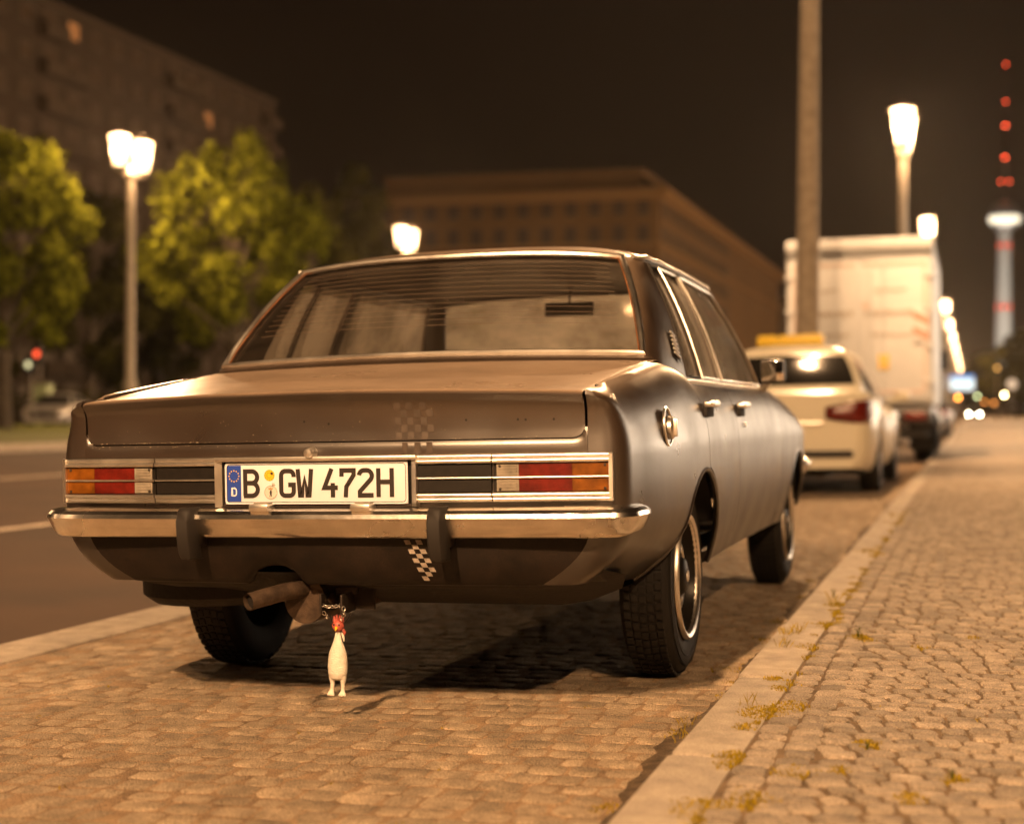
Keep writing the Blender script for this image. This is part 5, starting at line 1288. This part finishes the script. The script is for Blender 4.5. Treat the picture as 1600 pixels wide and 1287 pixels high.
# ================================================================== BUILDINGS
def win_mesh(w_, h_, lit=False):
    mb = MB(); t = .09; d = .10
    for (c, s) in (((0, 0, h_ / 2 - t / 2), (w_, d, t)), ((0, 0, -h_ / 2 + t / 2), (w_ + .12, d * 1.4, t)), ((-w_ / 2 + t / 2, 0, 0), (t, d, h_ - 2 * t)), ((w_ / 2 - t / 2, 0, 0), (t, d, h_ - 2 * t)), ((w_ * .1, 0, 0), (t * .7, d * .8, h_ - 2 * t))): mb.box(c, s)
    k = len(mb.f); mb.add([(-w_ / 2 + t, -.01, -h_ / 2 + t), (w_ / 2 - t, -.01, -h_ / 2 + t), (w_ / 2 - t, -.01, h_ / 2 - t), (-w_ / 2 + t, -.01, h_ / 2 - t)], [(0, 1, 2, 3)])
    o = mb.build('window', 'win_frame', None, False); o.data.materials.append(M['win_lit' if lit else 'win_dark']); o.data.polygons[k].material_index = 1
    me = o.data; bpy.data.objects.remove(o); return me
# slab block
slab = empty('slab_apartment_block', (-66, 0, 0), 0, 'long concrete slab apartment block with two lit orange windows', 'building')
BY0, BY1, BH = 70, 138, 30.6
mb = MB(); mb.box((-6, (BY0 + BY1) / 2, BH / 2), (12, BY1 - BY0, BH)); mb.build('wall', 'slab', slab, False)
mb = MB(); mb.box((-6, (BY0 + BY1) / 2, BH + .25), (12.4, BY1 - BY0 + .4, .5)); mb.build('roof_edge', 'slab_joint', slab, False)
wm, wml = win_mesh(1.55, 1.45), win_mesh(1.55, 1.45, True)
fl = 2.78; ncol = 22; step = (BY1 - BY0) / ncol
def wpix(y_, z): return to_px((-66, y_, z))
lits = [(106, 78), (326, 166)]
best = {}
for c in range(ncol):
    for f_ in range(11):
        yy, zz = BY0 + step * (c + .5), fl * (f_ + .58); px, py, _ = wpix(yy, zz)
        for L_ in lits:
            dd = (px - L_[0]) ** 2 + (py - L_[1]) ** 2
            if L_ not in best or dd < best[L_][0]: best[L_] = (dd, c, f_)
litset = {(v[1], v[2]) for v in best.values()}
for c in range(ncol):
    for f_ in range(11):
        yy, zz = BY0 + step * (c + .5), fl * (f_ + .58)
        if c % 6 in (3, 4) and (c, f_) not in litset:
            mb = MB(); mb.box((.45, yy, zz - .75), (.9, step * .96, .95)); mb.box((.45, yy, zz - 1.30), (.9, step * .98, .14)); mb.build('balcony', 'slab_joint', slab, False)
            put(wm, 'window', (.04, yy, zz + .1), slab, (0, 0, R(90)), (1.2, 1, 1.1))
        else: put(wml if (c, f_) in litset else wm, 'window', (.04, yy, zz), slab, (0, 0, R(90)))
for f_ in range(1, 11):
    mb = MB(); mb.box((.01, (BY0 + BY1) / 2, fl * f_ + .05), (.05, BY1 - BY0, .08)); mb.build('panel_joint', 'slab_joint', slab, False)
# corniced building
kb = empty('corniced_apartment_building', (-36, 181, 0), 0, 'wide plaster apartment building with heavy cornice and set-back attic', 'building')
KW_, KL_, KH = 37, 120, 27.2
mb = MB(); mb.box((-KW_ / 2, KL_ / 2, KH / 2), (KW_, KL_, KH)); mb.build('wall', 'plaster_warm', kb, False)
mb = MB(); mb.box((-KW_ / 2, KL_ / 2, KH - .1), (KW_ + 2.6, KL_ + 2.6, .7)); mb.box((-KW_ / 2, KL_ / 2, KH - .75), (KW_ + 1.6, KL_ + 1.6, .6)); mb.box((-KW_ / 2, KL_ / 2, 7.6), (KW_ + .7, KL_ + .7, .45)); mb.box((-KW_ / 2, KL_ / 2, 20.9), (KW_ + .6, KL_ + .6, .35)); mb.build('cornice', mat('cornice_plaster', (.26, .145, .050), .9), kb, False)
mb = MB(); mb.box((-KW_ / 2 - .8, KL_ / 2, KH + 1.55), (KW_ - 3.5, KL_ - 4, 2.6)); mb.box((-KW_ / 2 - .8, KL_ / 2, KH + 2.95), (KW_ - 2.9, KL_ - 3.4, .35)); mb.build('attic', 'plaster_warm', kb, False)
wk = win_mesh(1.4, 2.0); flk = 3.3
for f_ in range(8):
    for c in range(12):
        put(wk, 'window', (-KW_ + 1.9 + c * 3.02, -.06, 2.3 + flk * f_), kb)
    for c in range(17):
        put(wk, 'window', (.06, 2.5 + c * 3.2, 2.3 + flk * f_), kb, (0, 0, R(90)))
kb2 = empty('lower_apartment_wing', (-36, 306, 0), 0, 'lower plaster apartment wing continuing the corniced building down the street', 'building')
mb = MB(); mb.box((-10, 60, 11.5), (20, 120, 23)); mb.build('wall', 'plaster', kb2, False); mb = MB(); mb.box((-10, 60, 23.2), (21.6, 121.6, .8)); mb.build('cornice', 'plaster', kb2, False)
for f_ in range(6):
    for c in range(20): put(wk, 'window', (.06, 3 + c * 5.8, 3 + 3.4 * f_), kb2, (0, 0, R(90)))

# ================================================================== TELEVISION TOWER
TP = at_depth(1567, 640, 1650)
tw = empty('television_tower', (TP.x, TP.y, 0), 0, 'tall floodlit concrete television tower with lit sphere and red beacons', 'tower')
mb = MB(); mb.lathe([(17, 0), (12.5, 15), (9.6, 45), (8.0, 100), (6.8, 160), (6.3, 200)], 32); mb.build('shaft', 'tower', tw)
for z in (62, 112, 178):
    r_ = float(np.interp(z, [45, 100, 160, 200], [9.6, 8.0, 6.8, 6.3])); mb = MB(); mb.lathe([(r_ + .25, z), (r_ + .2, z + 6)], 32); mb.build('red_band', 'towered', tw)
    for a in (-2.6, -1.6, -.6):
        mb = MB(); mb.lathe([(0, -.9), (.9, 0), (0, .9)], 8, 'z', ((r_ + .8) * math.cos(a), (r_ + .8) * math.sin(a), z + 3)); mb.build('beacon', emat('band_beacon', (1, .12, .05), 9), tw)
mb = MB(); mb.lathe([(7.5, 196), (11, 199.5), (14.5, 205), (16, 213), (15.6, 217), (13.2, 223), (8, 228), (4, 229.5)], 40); mb.build('sphere', 'steel', tw, True, 60)
mb = MB(); mb.lathe([(14.6, 204.5), (15.9, 208), (16.25, 212.5)], 40); mb.build('sphere_windows', 'sphere_lit', tw, True, 60)
mb = MB(); mb.lathe([(3.6, 229), (3.0, 262), (2.0, 264), (1.7, 300), (1.1, 302), (.8, 345), (.35, 372), (0, 374)], 16); mb.build('antenna', 'metal_dark', tw)
for z, xs_ in ((376, (0,)), (336, (0,)), (310, (-1, 1)), (276, (-1, 1)), (250, (-4.5, 4.5))):
    for x in xs_:
        mb = MB(); mb.lathe([(0, -1.2), (1.2, 0), (0, 1.2)], 10, 'z', (x, -3.0, z)); mb.build('beacon', 'red_light', tw)
for k, (dx, dy) in enumerate(((-130, -170), (150, -150))):
    fo = empty('floodlight', (TP.x + dx, TP.y + dy, 4), 0, 'floodlight on the ground aimed up at the television tower', 'floodlight', 'tower floodlights')
    mb = MB(); mb.bbox((0, 0, -.6), (2, 1.4, 1.2), .1); mb.tube([(0, 0, -4), (0, 0, -1)], .2, 8); mb.build('lamp_housing', 'lampmetal', fo)
    ld = bpy.data.lights.new('tower_flood', 'SPOT'); ld.energy = 2.6e6; ld.spot_size = R(60); ld.spot_blend = .6; ld.color = (1.0, .88, .74); ld.shadow_soft_size = 1.0
    lo = bpy.data.objects.new('flood_beam', ld); COL.objects.link(lo); lo.parent = fo; lo.location = (0, 0, .6)
    lo.rotation_euler = (Vector((TP.x, TP.y, 130)) - Vector((TP.x + dx, TP.y + dy, 4))).to_track_quat('-Z', 'Y').to_euler()

# ================================================================== FAR LIGHTS AT THE END OF THE STREET
def signal(px, py, Z, lit, label, group=None, s=45, r_=.14):
    p = at_depth(px, py, Z); o = empty('traffic_light', (p.x, p.y, 0), 0, label, 'traffic light', group); h = p.z
    mb = MB(); mb.tube([(0, 0, -.1), (0, 0, max(.5, h + .5))], .07, 8); mb.build('pole', 'lampmetal', o)
    mb = MB(); mb.bbox((0, -.14, h), (.32, .22, .95), .03); mb.build('signal_head', 'panel_black', o)
    for k, dz in enumerate((.29, 0, -.29)):
        mb = MB(); mb.lathe([(0, -.06), (r_ * .7, -.045), (r_, 0)], 12, 'y', (0, -.255, h + dz))
        mb.build('lens', emat('signal_on', lit, s) if k == 1 else 'glass_dark', o)
    return o
signal(1497, 621, 150, (1, .32, .05), 'traffic light showing orange at the far end of the kerbside row', s=26)
signal(1527, 619, 190, (.75, .85, .40), 'traffic light showing pale green far down the street', s=12)
signal(1569, 617, 170, (1, .75, .35), 'traffic light glowing white and amber beside the far verge', s=55)
signal(1558, 575, 160, (1, .5, .12), 'high dim amber signal in front of the dark trees', s=5)
signal(62, 553, 74, (1, .09, .03), 'traffic light showing red beside the dark tree across the street', s=3, r_=.15)
signal(49, 570, 70, (.9, .8, .42), 'pedestrian signal glowing pale yellow across the street', s=1.6)
p = at_depth(66, 600, 72); tb = empty('switch_cabinet', (p.x, p.y, RZ), 0, 'pale green switch cabinet below the signals across the street', 'cabinet')
mb = MB(); mb.bbox((0, 0, .95), (.9, .5, 1.9), .04); mb.build('cabinet_body', mat('cabinet_green', (.30, .36, .20), .6), tb); mb = MB(); mb.bbox((0, 0, 1.93), (1.0, .6, .08), .02); mb.build('cabinet_roof', 'win_frame', tb)
fc = modern_car('oncoming_car', 'distant car with glowing headlights far down the street', 'darkcar'); p = at_depth(1522, 640, 185); fc.location = (p.x, p.y + 5, .02); fc.rotation_euler = (0, 0, math.pi)
for x in (-.62, .62):
    mb = MB(); mb.lathe([(0, .03), (.10, .02), (.12, 0)], 12, 'y', (x, 4.86, .66)); mb.build('headlight_beam', emat('headlamp_on', (1, .88, .62), 60), fc)
for k, (px, py, Z) in enumerate(((1538, 630, 230), (1553, 632, 215))):
    p = at_depth(px, py, Z); rs_ = empty('warning_lamp', (p.x, p.y, 0), 0, 'dim orange warning lamp on a low barrier far down the street', 'warning lamp', 'far warning lamps')
    mb = MB(); mb.tube([(0, 0, -.1), (0, 0, p.z)], .05, 6); mb.build('stand', 'lampmetal', rs_); mb = MB(); mb.lathe([(0, -.22), (.2, -.1), (.22, 0), (.2, .1), (0, .22)], 12, 'z', (0, 0, p.z + .2)); mb.build('lamp_globe', emat('warning_on', (1, .33, .06), 5), rs_)
p = at_depth(1500, 598, 160); bs = empty('backlit_sign', (p.x, p.y, 0), 0, 'backlit blue and white advertising sign far along the kerb', 'sign')
mb = MB(); mb.bbox((0, .1, p.z), (3.0, .3, 1.75), .05); mb.tube([(0, .1, -.1), (0, .1, p.z - .8)], .12, 8); mb.build('sign_frame', 'lampmetal', bs)
mb = MB(); mb.box((0, -.06, p.z - .1), (2.8, .03, 1.3)); mb.build('sign_face', emat('sign_white', (.75, .85, .85), 1.6), bs, False)
mb = MB(); mb.box((0, -.07, p.z + .62), (2.8, .03, .36)); mb.build('sign_header', emat('sign_blue', (.10, .32, .75), 1.2), bs, False)
p = at_depth(1581, 600, 140); ro = empty('road_sign', (p.x, p.y, 0), 0, 'round pale road sign at the pavement edge before the dark trees', 'sign')
mb = MB(); mb.tube([(0, 0, -.1), (0, 0, p.z)], .04, 8); mb.build('post', 'lampmetal', ro); mb = MB(); mb.lathe([(0, -.02), (.45, -.02), (.45, .02), (0, .02)], 20, 'y', (0, -.06, p.z)); mb.build('sign_disc', 'white_box', ro)

# ================================================================== GLASS PAVILION BEYOND THE PAVEMENT (it shows in the sedan's flank)
pav_ = empty('glass_pavilion', (13.0, 30, .25), 0, 'glass-fronted pavilion with brightly lit interior beyond the pavement on the right', 'building')
PL, PH = 120, 9.5
mb = MB(); mb.box((8, PL / 2, PH + .6), (17, PL + 2, 1.0)); mb.build('roof', 'plaster', pav_, False)
mb = MB(); mb.box((15.5, PL / 2, PH / 2), (.5, PL, PH)); mb.build('back_wall', 'plaster', pav_, False)
mb = MB(); mb.box((0, PL / 2, .25), (.5, PL, .5)); mb.build('plinth', 'plaster', pav_, False)
pm = emat('pavilion_light', (1, .75, .52), 4.6)
_t = pm.node_tree; _e = [n_ for n_ in _t.nodes if n_.type == 'EMISSION'][0]                    # lit interior: shelves, people and lamps as light and dark
_g = _t.nodes.new('ShaderNodeNewGeometry'); _mp = _t.nodes.new('ShaderNodeMapping'); _mp.inputs['Scale'].default_value = (1, .35, .8)
_n = _t.nodes.new('ShaderNodeTexNoise'); _n.inputs['Scale'].default_value = 1.1; _n.inputs['Detail'].default_value = 4
_r = _t.nodes.new('ShaderNodeMapRange'); _r.inputs[1].default_value = .38; _r.inputs[2].default_value = .62; _r.inputs[3].default_value = 2.5; _r.inputs[4].default_value = 13.0
_t.links.new(_g.outputs['Position'], _mp.inputs[0]); _t.links.new(_mp.outputs[0], _n.inputs['Vector']); _t.links.new(_n.outputs[0], _r.inputs[0]); _t.links.new(_r.outputs[0], _e.inputs[1])
 
mb = MB(); mb.box((.05, 0, 0), (.03, 5.7, 4.2)); t_ = mb.build('pane', pm, pav_, False); pme = t_.data; bpy.data.objects.remove(t_)
mb = MB(); mb.box((0, 0, PH / 2), (.20, .16, PH)); t_ = mb.build('mullion', 'win_frame', pav_, False); mme = t_.data; bpy.data.objects.remove(t_)
for k in range(21): put(mme, 'mullion', (0, k * 6.0, .2), pav_)
for k in range(20):
    for d in (2.0, 4.0): put(mme, 'mullion', (.02, k * 6.0 + d, .2), pav_, sc=(.6, .5, 1))
for k in range(11):
    mb = MB(); mb.bbox((-1.6, k * 12.0, PH / 2), (.5, .5, PH + .6), .04); mb.build('column', 'plaster', pav_)
mb = MB(); mb.box((-1.2, PL / 2, PH + .75), (3.2, PL + 3, .5)); mb.build('canopy', 'plaster', pav_, False)
for k in range(20):
    for f_ in range(2): put(pme, 'pane', (0, 3 + k * 6.0, 2.7 + 4.6 * f_), pav_)
mb = MB(); mb.box((0, PL / 2, 5.0), (.22, PL, .22)); mb.build('transom', 'win_frame', pav_, False)

# ================================================================== NIGHT HAZE
mb = MB(); mb.box((0, 1690, 197), (3400, 4040, 397)); hz_ = mb.build('haze', 'gap', None, False); hz_['kind'] = 'stuff'
hm = bpy.data.materials.new('haze'); hm.use_nodes = True; hm.node_tree.nodes.clear()
ho = hm.node_tree.nodes.new('ShaderNodeOutputMaterial'); pv = hm.node_tree.nodes.new('ShaderNodeVolumePrincipled')
pv.inputs['Color'].default_value = (.85, .83, .80, 1); pv.inputs['Density'].default_value = .00012; pv.inputs['Anisotropy'].default_value = .70
hm.node_tree.links.new(pv.outputs[0], ho.inputs['Volume'])
hz_.data.materials.clear(); hz_.data.materials.append(hm)
cy.volume_bounces = 0
